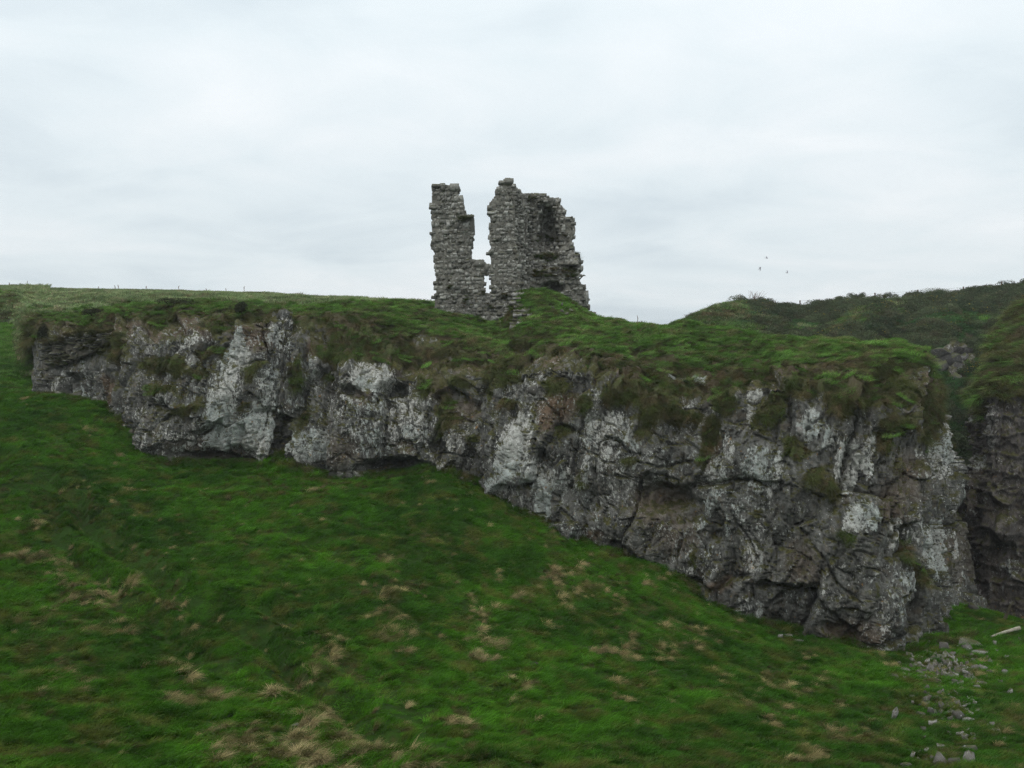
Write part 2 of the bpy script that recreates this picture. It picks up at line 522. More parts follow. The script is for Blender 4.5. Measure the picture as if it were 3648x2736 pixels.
def hit(u, v, zf=None, y0=14.0, y1=75.0):
    """where the sight line through a pixel (2212 grid) meets the ground"""
    Y = np.arange(y0, y1, 0.15)
    P = atd(np.full_like(Y, u), np.full_like(Y, v), Y)
    g = (zf or ground_raw)(P[:, 0], P[:, 1])
    k = np.argmax(P[:, 2] < g)
    if P[k, 2] >= g[k]: k = len(Y) - 1
    return P[k]


TRACKS = [(np.array([hit(*p)[:2] for p in pts]), dep, wid) for pts, dep, wid in TRACKS_PX]


def seg_dist(x, y, pts):
    d = np.full(np.shape(x), 1e9)
    for a, b in zip(pts[:-1], pts[1:]):
        ab = b - a
        t = np.clip(((x - a[0]) * ab[0] + (y - a[1]) * ab[1]) / (ab @ ab), 0, 1)
        d = np.minimum(d, np.hypot(x - a[0] - t * ab[0], y - a[1] - t * ab[1]))
    return d


def ground_z(x, y):
    z = ground_raw(x, y)
    o = np.zeros_like(z)
    z = z + 0.16 * fbm(x, y, o, 0.22, 3, 0.5, 11) + 0.17 * fbm(x, y, o, 0.95, 3, 0.6, 21)
    wx = x + 0.5 * vnoise(x * 0.5, y * 0.5, o, 4); wy = y + 0.5 * vnoise(x * 0.5, y * 0.5, o, 5)
    for pts, dep, wid in TRACKS:
        d = seg_dist(wx, wy, pts)
        z = z - dep * np.exp(-(d / wid) ** 2) + 0.45 * dep * np.exp(-((d - 1.3 * wid) / wid) ** 2)
    return z


gx = np.arange(-75, 70.01, 0.30)
gy = np.arange(-30, 104.01, 0.30)
GX, GY = np.meshgrid(gx, gy, indexing='ij')
GZ = ground_z(GX, GY)
ground = obj('ground', mesh_np('ground', np.stack([GX, GY, GZ], -1).reshape(-1, 3), grid_faces(len(gx), len(gy)), M['ground'], True))
tag(ground, 'green grassy slope falling to the right below the cliff', None, None, 'structure')

s = 3000.0
sea = obj('sea', mesh_np('sea', np.array([[-s, -s, -34], [s, -s, -34], [s, s, -34], [-s, s, -34]]), np.array([[0, 1, 2, 3]]),
                         mat_plain('sea_water', (0.03, 0.05, 0.06), (0.05, 0.07, 0.08), 0.05, 0.2)))
tag(sea, 'grey sea beyond the headland', None, None, 'structure')


# ------------------------------------------------------------------ curtains: cliff faces and hillsides spun from key sections
def curtain(C, ncols, rows, colw=None, smooth=(4, 4)):
    """C (K,R,3) key points; rows = samples between neighbouring key rows -> grid (ncols, sum(rows)+1, 3) and row position 0..R-1"""
    K, R, _ = C.shape
    if colw is None:
        mid = C[:, 1:4].mean(1)
        colw = np.linalg.norm(np.diff(mid, axis=0), axis=1)
    cum = np.r_[0, np.cumsum(colw)]
    tt = np.linspace(0, cum[-1], ncols)
    G = np.stack([np.stack([np.interp(tt, cum, C[:, r, a]) for a in range(3)], -1) for r in range(R)], 1)
    G = smooth_axis(G, smooth[0], 0)
    rp = np.concatenate([np.linspace(i, i + 1, n, endpoint=False) for i, n in enumerate(rows)] + [[R - 1]])
    i0 = np.minimum(rp.astype(int), R - 2)
    f = (rp - i0)[None, :, None]
    P = G[:, i0] * (1 - f) + G[:, i0 + 1] * f
    P = smooth_axis(P, smooth[1], 1)
    return P, rp


def ell(u, v, cu, cv, ru, rv, ang=0.0, soft=0.35):
    a = math.radians(ang)
    du, dv = u - cu, v - cv
    x = (du * math.cos(a) + dv * math.sin(a)) / ru
    y = (-du * math.sin(a) + dv * math.cos(a)) / rv
    return sst(1 + soft, 1 - soft, np.hypot(x, y))


def line_mask(u, v, pts, w):
    return np.exp(-(seg_dist(u, v, np.array(pts, float)) / w) ** 2)


def rock_relief(S, H, amp=1.0, seed=0):
    """blocks of jointed basalt: big and small cells pushed in and out and tilted, with open joints between them"""
    z0 = np.zeros_like(S)
    wu = S + 0.42 * fbm(S, H, z0, 0.5, 4, 0.55, seed + 1)
    wv = H + 0.42 * fbm(S, H, z0, 0.5, 4, 0.55, seed + 2)
    a = math.radians(-13)
    x, y = wu * math.cos(a) + wv * math.sin(a), -wu * math.sin(a) + wv * math.cos(a)
    d = 0.55 * fbm(S, H, z0, 0.16, 3, 0.5, seed + 3)
    ck = sst(-0.35, 0.45, fbm(S, H, z0, 0.45, 3, 0.5, seed + 9))          # joints open in places, closed in others
    d += 0.38 * fbm(x, y * 0.22, z0, 0.75, 3, 0.55, seed + 10)             # upright ribs and flutes
    f1, e, r, ox, oy = voro(x / 2.3, y / 5.2, seed + 4)
    d += 0.45 * r[0] + 0.55 * r[1] * ox + 0.6 * r[2] * oy - 0.50 * ck * np.exp(-(e / 0.05) ** 2)
    f1, e, r, ox, oy = voro(x / 1.05 + 0.2 * y, y / 1.7, seed + 5)
    d += 0.15 * r[0] + 0.24 * r[1] * ox + 0.26 * r[2] * oy - 0.18 * (0.25 + 0.75 * (1 - ck)) * np.exp(-(e / 0.05) ** 2)
    f1, e, r, ox, oy = voro(x / 0.62, y / 4.5, seed + 12)                 # steep parallel joints
    d += 0.17 * r[0] + 0.16 * r[1] * ox - 0.30 * ck * np.exp(-(e / 0.045) ** 2)
    f1, e, r, ox, oy = voro(x / 0.36, y / 0.85, seed + 6)
    d += 0.085 * r[0] + 0.16 * r[1] * ox + 0.16 * r[2] * oy - 0.06 * np.exp(-(e / 0.07) ** 2)
    f1, e, r, ox, oy = voro(x / 0.22, y / 0.40, seed + 7)
    d += 0.03 * r[0] + 0.08 * r[1] * ox + 0.04 * r[2] * oy
    d += 0.11 * fbm(S, H * 0.5, z0, 1.7, 4, 0.6, seed + 8)
    return d * amp


def curtain_coords(P):
    mid = P[:, P.shape[1] // 3]
    S = np.r_[0, np.cumsum(np.linalg.norm(np.diff(mid, axis=0), axis=1))][:, None] * np.ones((1, P.shape[1]))
    H = np.concatenate([np.zeros((P.shape[0], 1)), np.cumsum(np.linalg.norm(np.diff(P, axis=1), axis=2), axis=1)], 1)
    H = H + (P[:, :1, 2])
    return S, H


# --- the long cliff under the tower
T_L = np.array([(60, 740), (95, 735), (250, 745), (300, 735), (400, 738), (480, 730), (530, 705), (560, 692), (610, 692), (640, 770), (700, 790), (760, 800), (830, 800), (870, 805),
                (940, 835), (1000, 815), (1060, 802), (1120, 800), (1200, 792), (1280, 808), (1340, 840), (1450, 860), (1500, 885), (1560, 858),
                (1640, 835), (1740, 818), (1800, 850), (1900, 878), (2000, 880)], float)
LIP = np.array([(95, 693, 65.5), (200, 690, 63), (300, 672, 60.5), (420, 664, 59), (540, 674, 58), (650, 690, 57.5), (740, 674, 58), (850, 690, 58), (950, 728, 57.5),
                (1050, 752, 56.5), (1108, 745, 56.8), (1120, 738, 57), (1200, 748, 55), (1300, 768, 53.2), (1400, 772, 52.4), (1500, 788, 51.5), (1600, 798, 50.6),
                (1700, 784, 50.2), (1800, 778, 49.8), (1900, 774, 49.6), (2000, 766, 50.4)], float)
QQ = np.array([(95, 655, 90), (300, 650, 85), (560, 655, 80), (720, 662, 72), (860, 664, 68), (935, 666, 65.9), (1000, 700, 65.5), (1050, 707, 65.4), (1103, 702, 65.3),
               (1114, 634, 66.0), (1180, 634, 66.2), (1240, 657, 66.3), (1285, 690, 65.5), (1400, 712, 58.5), (1440, 714, 58), (1462, 704, 58), (1490, 712, 57.6), (1600, 730, 55.5),
               (1740, 742, 54.2), (1850, 746, 53.3), (1900, 752, 52.5), (2000, 757, 52)], float)
SS = np.array([(95, 622, 140), (300, 628, 140), (560, 633, 135), (720, 645, 110), (860, 651, 85), (935, 657, 74), (1000, 672, 71), (1105, 668, 71), (1115, 636, 71),
               (1180, 640, 71), (1240, 664, 70), (1290, 690, 67), (1400, 700, 62), (1440, 706, 61), (1462, 691, 60.5), (1490, 701, 60), (1600, 718, 58),
               (1740, 730, 57), (1800, 732, 56.5), (1850, 735, 56), (1900, 744, 55), (1938, 733, 54.5), (1960, 748, 54), (2000, 752, 53.2)], float)


def li(T, u, c): return float(np.interp(u, T[:, 0], T[:, c]))


def dn(p, dz=-2.5, dy=0.0): return (p[0], p[1] + dy, p[2] + dz)


cols = []


def add_col(b, m, t, l, q, s_):
    b, m, t, l, q, s_ = [atd(*p) for p in (b, m, t, l, q, s_)]
    cols.append([dn(b), b, m, t, l, q, s_, dn(s_, -7, 9)])


add_col((-900, 704, 92), (-900, 690, 93), (-900, 672, 94.5), (-900, 655, 96.5), (-900, 640, 104), (-900, 612, 140))
add_col((-250, 704, 88), (-250, 685, 89.5), (-250, 668, 91), (-250, 652, 93), (-250, 640, 101), (-250, 614, 140))
add_col((40, 703, 87.5), (42, 685, 88.5), (45, 668, 90), (45, 653, 92), (40, 640, 100), (35, 618, 140))
add_col((64, 715, 85), (66, 690, 86.3), (68, 675, 87.5), (68, 662, 89), (64, 646, 98), (60, 620, 140))
add_col((76, 762, 77), (74, 728, 77.5), (74, 704, 78.5), (75, 688, 80), (75, 655, 93), (75, 621, 140))
add_col((82, 845, 66.5), (79, 790, 66.5), (77, 735, 67), (76, 692, 69), (80, 655, 91), (85, 621.5, 140))
regular = sorted(set([b[0] for b in BASE] + [1105, 1113, 1180, 1440, 1462, 1900, 1938, 1960]))
Bn = np.array(BASE, float)
for u in regular:
    bv, bY = li(Bn, u, 1), li(Bn, u, 2)
    tv = li(T_L, u, 1)
    lv, lY = li(LIP, u, 1), li(LIP, u, 2)
    add_col((u, bv, bY), (u, bv + 0.5 * (tv - bv), bY + 0.15), (u, tv, bY + 1.2), (u, lv, lY), (u, li(QQ, u, 1), li(QQ, u, 2)), (u, li(SS, u, 1), li(SS, u, 2)))
add_col((2030, 1345, 47.6), (2005, 1100, 48.5), (1992, 920, 50), (1975, 768, 52), (1978, 762, 54), (1980, 757, 55))
add_col((2068, 1318, 50.5), (2042, 1100, 51.5), (2016, 900, 53), (1978, 774, 54.5), (1976, 770, 56), (1972, 764, 57))
add_col((2088, 1305, 54), (2066, 1100, 55.3), (2034, 900, 56.5), (1982, 782, 57.5), (1972, 780, 58.5), (1960, 778, 60))
add_col((2085, 1290, 64), (2055, 1100, 64), (2020, 900, 63.5), (1970, 796, 62.5), (1945, 790, 63), (1920, 786, 64))
add_col((1980, 1280, 76), (1970, 1100, 75), (1950, 900, 73), (1930, 800, 70), (1910, 795, 69), (1890, 790, 68.5))
C = np.array(cols)
colw = np.linalg.norm(np.diff(C[:, 2:4].mean(1), axis=0), axis=1)
colw[0] *= 0.05; colw[1] *= 0.3; colw[-1] *= 0.3; colw[-2] *= 0.5
P0, rp = curtain(C, 1400, [10, 150, 155, 85, 65, 36, 6], colw, (6, 5))
N0 = grid_normals(P0)
if N0[600, 200, 1] > 0: N0 = -N0
S, H = curtain_coords(P0)
U, V = proj(P0)
RP = np.broadcast_to(rp[None, :], U.shape)
z0 = np.zeros_like(U)
WU = U + 26 * fbm(S, H, z0, 0.9, 4, 0.6, 31)
WV = V + 26 * fbm(S, H, z0, 0.9, 4, 0.6, 41)

# hand-surveyed features, photograph pixels
PALE = [(840, 1300, 45, 130, 14, 1.0), (800, 1500, 60, 150, 5, 0.9), (905, 1560, 70, 130, 20, 0.9), (980, 1190, 32, 40, 0, 0.8), (680, 1225, 45, 25, -10, 0.8), (960, 1400, 40, 110, 8, 0.75),
        (1330, 1360, 75, 55, 10, 0.9), (1340, 1500, 120, 150, 0, 0.62), (1100, 1580, 70, 60, 0, 0.85), (1470, 1480, 60, 120, -15, 0.75), (1410, 1620, 130, 40, 0, 0.55), (1230, 1400, 50, 80, 0, 0.6),
        (1850, 1590, 50, 120, 14, 1.0), (1925, 1700, 60, 70, -30, 0.9), (1930, 1790, 35, 60, 0, 1.0), (1800, 1730, 40, 40, 0, 0.85), (2010, 1720, 45, 60, 0, 0.7), (2180, 1530, 90, 60, 0, 0.75),
        (2230, 1760, 70, 50, 0, 0.55), (2110, 1600, 18, 120, 5, 0.75), (2690, 1400, 22, 22, 0, 1.0), (2684, 1470, 16, 40, 0, 1.0), (2880, 1515, 40, 60, 20, 0.9), (2950, 1560, 24, 50, 15, 0.85),
        (2600, 1600, 30, 50, 0, 0.7), (2550, 1720, 40, 120, 5, 0.7), (2720, 1680, 80, 90, 0, 0.75), (3020, 1660, 55, 110, 8, 0.85), (3100, 1620, 30, 90, 5, 0.85), (3060, 1840, 55, 50, 0, 0.95),
        (3180, 1900, 40, 60, 0, 0.9), (3230, 2070, 50, 40, 0, 0.85), (3350, 1950, 60, 110, 0, 0.85), (3360, 1600, 25, 120, 8, 0.8), (3440, 1800, 40, 80, 0, 0.6), (2680, 2000, 40, 70, 0, 0.75),
        (2530, 1990, 50, 90, 10, 0.6), (2660, 2180, 50, 60, 0, 0.7), (3150, 2160, 60, 110, 0, 0.6), (2870, 2140, 60, 50, 0, 0.5), (260, 1408, 34, 26, 0, 0.85), (205, 1380, 20, 60, 20, 0.7),
        (560, 1540, 90, 90, 10, 0.55), (480, 1420, 40, 80, 0, 0.5), (335, 1390, 40, 40, 0, 0.6), (1100, 1330, 22, 60, 0, 0.7), (600, 1200, 30, 40, 0, 0.6), (985, 1500, 35, 60, 0, 0.65), (1535, 1440, 30, 30, 0, 0.6),
        (1640, 1540, 40, 70, 0, 0.6), (1560, 1660, 18, 30, 0, 0.85), (1780, 1480, 30, 60, 0, 0.5), (1890, 1385, 20, 24, 0, 0.75), (2415, 1350, 35, 14, 0, 0.9), (2490, 1355, 22, 18, 0, 0.9), (2130, 1420, 14, 40, 0, 0.7)]
GRASSY = [(560, 1300, 110, 42, 5, 1.0), (440, 1240, 40, 60, 0, 0.9), (760, 1260, 70, 24, -10, 0.9), (870, 1460, 60, 34, -20, 1.0), (710, 1340, 60, 30, 0, 0.6), (920, 1330, 26, 60, 20, 0.8), (690, 1450, 70, 24, -30, 0.95),
          (770, 1470, 36, 40, 30, 0.9), (600, 1390, 90, 24, 5, 0.7), (640, 1310, 50, 50, 0, 0.7), (1280, 1260, 130, 60, 5, 1.0), (1150, 1230, 60, 60, 0, 1.0), (1060, 1330, 20, 80, 12, 0.8), (1130, 1330, 60, 24, 0, 0.7),
          (1330, 1300, 90, 20, 0, 0.8), (1520, 1390, 70, 70, 40, 1.0), (1590, 1470, 50, 70, 0, 0.9), (1580, 1480, 30, 120, 0, 0.8), (1700, 1560, 50, 20, 0, 0.9), (1640, 1380, 90, 24, 0, 0.6), (1820, 1440, 40, 24, 0, 0.7), (1850, 1500, 24, 80, 10, 0.7),
          (1260, 1500, 60, 24, 40, 0.5), (1530, 1600, 24, 30, 0, 0.8), (1580, 1690, 60, 40, -30, 0.8), (1820, 1690, 34, 20, 0, 0.9), (1060, 1480, 24, 90, 10, 0.7), (1790, 1330, 70, 60, 0, 0.9), (1980, 1370, 70, 40, 0, 0.9),
          (2000, 1520, 40, 40, 0, 0.8), (2110, 1450, 40, 40, 0, 0.8), (2200, 1420, 90, 50, 0, 1.0), (2330, 1420, 120, 70, 10, 1.0), (2430, 1480, 90, 40, 10, 1.0), (2280, 1530, 60, 24, 0, 0.8), (2530, 1550, 36, 110, 12, 1.0), (2500, 1640, 40, 24, 0, 0.9),
          (2590, 1420, 60, 90, 0, 0.9), (2760, 1440, 60, 70, 0, 0.9), (2880, 1370, 110, 60, 0, 1.0), (3000, 1420, 90, 80, 0, 1.0), (2830, 1600, 60, 60, 0, 0.9), (2900, 1700, 40, 60, 0, 0.75), (3200, 1400, 120, 60, 0, 1.0), (3330, 1450, 60, 100, 0, 0.9),
          (3160, 1560, 34, 70, 0, 0.8), (3330, 1560, 60, 50, 0, 0.8), (3020, 1890, 24, 34, 0, 1.0), (3235, 1960, 22, 70, 0, 1.0), (3290, 2030, 40, 50, 30, 1.0), (2950, 1740, 60, 44, 0, 0.8), (2470, 1990, 20, 60, 0, 0.7), (2540, 1950, 34, 50, 0, 0.55),
          (3130, 2120, 14, 50, 0, 0.7), (3090, 2110, 14, 60, 0, 0.7), (2090, 1700, 26, 70, 0, 0.6), (3430, 1760, 34, 110, 0, 0.7), (3440, 1560, 40, 80, 0, 0.9), (250, 1215, 110, 20, -12, 0.9), (1400, 1250, 120, 30, 0, 0.9),
          (1760, 1400, 30, 50, 0, 0.6), (2250, 1640, 60, 20, 0, 0.6), (2700, 1830, 30, 20, 0, 0.5)]
BROWN = [(905, 1200, 70, 45, 20, 0.75), (1985, 1440, 80, 45, 0, 1.0), (1940, 1500, 30, 40, 0, 0.9), (400, 1400, 28, 60, 0, 0.9), (2540, 1600, 24, 60, 8, 0.9), (1570, 1400, 40, 40, 0, 0.6), (2350, 1790, 100, 60, 0, 0.5),
         (2860, 2000, 60, 80, 0, 0.35), (3030, 2250, 90, 50, 0, 0.6), (2560, 2085, 40, 20, 0, 0.8), (2110, 1905, 30, 20, 0, 0.8), (3180, 1800, 60, 80, 0, 0.45), (3250, 1700, 60, 90, 0, 0.4), (760, 1600, 120, 50, 0, 0.4),
         (1220, 1600, 60, 60, 0, 0.35), (1440, 1600, 40, 30, 0, 0.4), (2420, 1900, 80, 60, 0, 0.4), (3450, 1950, 60, 120, 0, 0.3), (1310, 1430, 40, 30, 0, 0.5), (1640, 1460, 60, 30, 0, 0.5)]
HOLLOW = [(1415, 1672, 105, 30, 0, 1.5), (1404, 1385, 34, 26, -15, 1.0), (1005, 1560, 26, 60, 0, 0.9), (770, 1640, 110, 26, 5, 1.0), (2370, 1770, 110, 46, 10, 1.0), (2240, 1975, 80, 26, 20, 0.6), (3000, 2240, 70, 24, 25, 0.7),
          (1560, 1600, 26, 50, 0, 0.5), (880, 1140, 80, 24, 8, 0.9), (1150, 1180, 30, 50, 0, 0.5), (3255, 2200, 40, 50, 0, 0.6), (1850, 1235, 50, 24, 0, 0.7), (2260, 1250, 30, 30, 0, 0.6), (1560, 1270, 70, 24, 5, 0.5), (2560, 1880, 30, 60, 0, 0.5),
          (1940, 1655, 20, 50, 0, 0.5), (1270, 1410, 40, 20, 20, 0.5), (2080, 1370, 30, 40, 0, 0.4), (2440, 1820, 60, 60, 0, 0.5), (340, 1260, 40, 60, 0, 0.4), (860, 1640, 60, 40, 0, 0.7)]
BULGE = [(580, 1540, 140, 110, 10, 1.1), (480, 1420, 70, 110, 0, 0.6), (820, 1400, 90, 160, 10, 0.5), (1120, 1560, 90, 90, 0, 0.5), (1300, 1420, 100, 140, 0, 0.35), (1880, 1700, 110, 130, 0, 0.7), (2200, 1650, 130, 110, 0, 0.5), (2250, 1860, 90, 50, 10, 0.5),
         (2700, 1700, 130, 130, 0, 0.6), (2860, 2080, 110, 130, 30, 0.7), (3100, 2000, 80, 200, 0, 0.7), (3150, 2180, 60, 120, 0, 0.5), (2600, 2090, 110, 90, 0, 0.4), (3060, 1650, 70, 130, 0, 0.4), (690, 1560, 60, 40, 0, 0.3), (2060, 1850, 110, 40, 15, 0.4)]
CRACKS = [([(1095, 1250), (1080, 1380), (1040, 1500), (1028, 1630)], 12, 1.3), ([(2093, 1490), (2060, 1610), (2034, 1724), (1994, 1805)], 7, 0.8), ([(2112, 1570), (2120, 1690), (2126, 1805)], 6, 0.6), ([(2060, 1790), (2075, 1815), (2120, 1840)], 6, 0.4),
          ([(2581, 1772), (2640, 1889), (2694, 1998)], 8, 0.6), ([(2761, 1903), (2770, 2020), (2766, 2152)], 8, 0.6), ([(2840, 1865), (2920, 1800)], 6, 0.5), ([(2865, 1872), (2930, 1970), (2991, 2062), (3060, 2130)], 7, 0.5),
          ([(2779, 2075), (2888, 2152), (3010, 2215)], 7, 0.6), ([(3258, 1867), (3484, 1858)], 6, 0.5), ([(3213, 1860), (3245, 1950), (3290, 2016), (3317, 2089)], 16, 0.6), ([(3225, 1800), (3215, 2120), (3200, 2250)], 5, 0.4),
          ([(2200, 1560), (2260, 1640), (2350, 1670), (2450, 1640)], 6, 0.5), ([(2150, 1690), (2270, 1720), (2400, 1740)], 6, 0.5), ([(560, 1530), (640, 1480), (720, 1440)], 8, 0.7), ([(400, 1500), (480, 1520), (540, 1500), (520, 1580)], 7, 0.5),
          ([(1180, 1330), (1175, 1480), (1190, 1640)], 6, 0.5), ([(1370, 1430), (1372, 1560), (1395, 1650)], 5, 0.4), ([(1430, 1400), (1470, 1500), (1490, 1620)], 6, 0.5), ([(1565, 1420), (1570, 1560), (1560, 1650)], 9, 0.7),
          ([(1760, 1620), (1770, 1500), (1790, 1420)], 7, 0.5), ([(1970, 1560), (1965, 1700), (1990, 1760)], 8, 0.5), ([(640, 1180), (560, 1200), (540, 1300)], 8, 0.5), ([(780, 1160), (860, 1200), (950, 1220)], 5, 0.4), ([(380, 1240), (395, 1330), (380, 1480)], 10, 0.6),
          ([(1140, 1440), (1145, 1560), (1135, 1660)], 6, 0.4), ([(2460, 1640), (2470, 1760), (2440, 1900), (2420, 1960)], 9, 0.5), ([(3390, 1600), (3400, 1720), (3380, 1840)], 8, 0.4), ([(2980, 1560), (2960, 1720), (2990, 1860)], 7, 0.4)]

turf = sst(3.0, 3.8, RP + 1.3 * fbm(S, H, z0, 0.5, 4, 0.62, 51) + 0.05)
turf *= 0.86
for (cu, cv, ru, rv, an, wgt) in GRASSY:
    turf = np.maximum(turf, 0.88 * wgt * ell(WU, WV, cu, cv, ru * 0.72, rv * 0.72, an))
lich = np.full(U.shape, 0.43) + 0.36 * fbm(S, H, z0, 0.35, 4, 0.6, 61)
for (cu, cv, ru, rv, an, wgt) in PALE:
    e_ = ell(WU, WV, cu, cv, ru * 1.1, rv * 1.1, an)
    lich = np.maximum(lich, wgt * e_)
    turf *= 1 - 0.85 * e_ * (wgt > 0.5)
brown = np.zeros(U.shape)
for (cu, cv, ru, rv, an, wgt) in BROWN:
    brown = np.maximum(brown, wgt * ell(WU, WV, cu, cv, ru, rv, an, 0.5))
brown = np.maximum(brown, 0.8 * sst(2.9, 3.2, RP) * sst(4.25, 3.7, RP) * sst(-0.25, 0.25, fbm(S, H, z0, 0.7, 4, 0.6, 95)))
farness = sst(5.0, 5.6, RP)                                # the open field behind
turf = np.maximum(turf, farness)
rockface = 1 - sst(3.35, 4.3, RP)
side_fade = sst(0, 60, np.arange(U.shape[0]))[:, None]       # the far-left bank is soft turf, not rock
left_bank = sst(70 * DK, 84 * DK, U)
rk = rockface * (0.15 + 0.85 * left_bank)
disp = rock_relief(S, H, 1.0, 100) * rk
lump = 0.30 * fbm(S, H, z0, 0.55, 3, 0.5, 71) + 0.20 * np.abs(fbm(S, H, z0, 1.3, 3, 0.55, 81))
disp += lump * (1 - rk) * (1 - 0.6 * farness)
disp += 0.22 * turf * (0.4 + fbm(S, H, z0, 1.1, 3, 0.5, 91)) * rockface       # cushions of turf stand proud
for (cu, cv, ru, rv, an, dep) in HOLLOW:
    disp -= dep * ell(WU, WV, cu, cv, ru, rv, an, 0.45)
    turf *= 1 - 0.7 * ell(WU, WV, cu, cv, ru, rv, an, 0.3)
    lich -= 0.35 * ell(WU, WV, cu, cv, ru, rv, an, 0.3)
for (cu, cv, ru, rv, an, dep) in BULGE:
    disp += 0.7 * dep * ell(WU, WV, cu, cv, ru, rv, an, 0.75) * rockface
CKN = fbm(S, H, z0, 0.8, 3, 0.5, 99)
for (pts, w, dep) in CRACKS:
    disp -= 0.75 * dep * line_mask(WU * 0.7 + U * 0.3, WV * 0.7 + V * 0.3, pts, w * 0.6) * rockface * sst(-0.4, 0.3, CKN)
WALLM = ell(U, V, 268, 1255, 140, 80, -12, 0.25)
disp = disp * (1 - WALLM) - 0.10 * WALLM
turf = turf * (1 - WALLM * sst(1200, 1215, V + 0.2 * U))
bank = (1 - left_bank) * sst(1.0, 1.5, RP) * sst(5.4, 4.6, RP)
disp = disp + bank * 0.5 * np.abs(fbm(S * 1.0, H, z0, 0.55, 3, 0.55, 97))
edge = sst(0, 8, np.arange(U.shape[1]))[None, :]
D = disp * edge
Pc = P0 + N0 * D[..., None] * np.array([1, 1, 0.75])
Pc[..., 2] += 0.95 * lump * sst(3.6, 4.6, RP) * (1 - 0.5 * farness)
mask = np.stack([np.clip(turf, 0, 1), np.clip(lich, 0, 1), np.clip(brown, 0, 1), np.ones_like(turf)], -1)
cliff = obj('cliff', mesh_np('cliff', Pc.reshape(-1, 3), grid_faces(Pc.shape[0], Pc.shape[1], True), M['crag'], False, {'mask': ('FLOAT_COLOR', mask.reshape(-1, 4))}))
tag(cliff, 'long grey rock cliff with lichen, capped by turf, under the tower', None, None, 'structure')
Nc = grid_normals(Pc)
if Nc[600, 200, 1] > 0: Nc = -Nc
Ud, Vd = proj(Pc)
CL = dict(P=Pc, N=Nc, U=Ud, V=Vd, turf=mask[..., 0], rp=RP)


def cliff_at(u, v):
    """nearest front point of the cliff to a photograph pixel"""
    d_ = (CL['U'] - u) ** 2 + (CL['V'] - v) ** 2
    k = np.argmin(np.where(d_ < 81, CL['P'][..., 1], 1e6 + d_))
    i, j = np.unravel_index(k, CL['U'].shape)
    return CL['P'][i, j], CL['N'][i, j]


# --- the dark cliff across the inlet and the hillside behind
cols = []
add_col((2135, 1480, 78), (2135, 1100, 78), (2140, 870, 78), (2148, 800, 79), (2160, 740, 82), (2230, 640, 92))
add_col((2100, 1480, 63), (2104, 1100, 63), (2121, 856, 64), (2137, 790, 67), (2145, 738, 72), (2211, 647, 86))
add_col((2130, 1480, 60), (2135, 1100, 60.5), (2150, 850, 61.5), (2165, 785, 65), (2180, 730, 71), (2230, 640, 85))
add_col((2212, 1480, 59), (2212, 1100, 59.5), (2215, 855, 60.5), (2225, 770, 64), (2240, 700, 70), (2290, 620, 84))
add_col((2420, 1480, 57), (2420, 1100, 57.5), (2420, 850, 58.5), (2430, 760, 62), (2440, 690, 68), (2480, 600, 82))
add_col((2900, 1480, 52), (2900, 1100, 52.5), (2900, 840, 53.5), (2900, 750, 57), (2900, 680, 64), (2900, 580, 80))
C2 = np.array(cols)
cw2 = np.linalg.norm(np.diff(C2[:, 2:4].mean(1), axis=0), axis=1); cw2[-1] *= 0.25; cw2[0] *= 0.5
P2, rp2 = curtain(C2, 300, [6, 110, 90, 30, 26, 24, 4], cw2, (3, 4))
N2 = grid_normals(P2)
if N2[150, 100, 1] > 0: N2 = -N2
S2, H2 = curtain_coords(P2)
U2, V2 = proj(P2)
RP2 = np.broadcast_to(rp2[None, :], U2.shape); z2 = np.zeros_like(U2)
turf2 = 0.9 * sst(2.75, 3.2, RP2 + 0.4 * fbm(S2, H2, z2, 0.6, 4, 0.6, 52))
rk2 = 1 - sst(3.0, 3.6, RP2)
d2 = rock_relief(S2, H2, 1.0, 300) * rk2 + 0.28 * fbm(S2, H2, z2, 0.6, 3, 0.5, 72) * (1 - rk2)
d2 -= 0.18 * rk2 * np.exp(-((np.mod(H2 + 0.4 * fbm(S2, H2, z2, 0.5, 3, 0.5, 9), 1.1) - 0.55) / 0.10) ** 2)
d2 -= 1.6 * ell(U2, V2, 3585, 1880, 40, 50, 0, 0.5)
P2d = P2 + N2 * d2[..., None]
lich2 = 0.40 + 0.3 * fbm(S2, H2, z2, 0.4, 4, 0.6, 62)
for e_ in [(3530, 1480, 40, 50, 0, 0.8), (3530, 1560, 30, 60, 0, 0.75), (3600, 1500, 30, 30, 0, 0.6), (3600, 2020, 40, 40, 0, 0.8), (3480, 1640, 26, 40, 0, 0.8), (3560, 1650, 50, 40, 0, 0.55)]:
    lich2 = np.maximum(lich2, e_[5] * ell(U2, V2, e_[0], e_[1], e_[2], e_[3], 0, 0.5))
brown2 = 0.30 * sst(1400, 2000, V2) * (0.5 + 0.5 * fbm(S2, H2, z2, 0.5, 3, 0.5, 66))
mk2 = np.stack([np.clip(turf2, 0, 1), np.clip(lich2, 0, 1), np.clip(brown2, 0, 1), np.ones_like(turf2)], -1)
far_cliff = obj('far_cliff', mesh_np('far_cliff', P2d.reshape(-1, 3), grid_faces(*P2d.shape[:2], True), M['crag_dark'], False, {'mask': ('FLOAT_COLOR', mk2.reshape(-1, 4))}))
tag(far_cliff, 'dark damp rock cliff across the inlet at the right edge', None, None, 'structure')

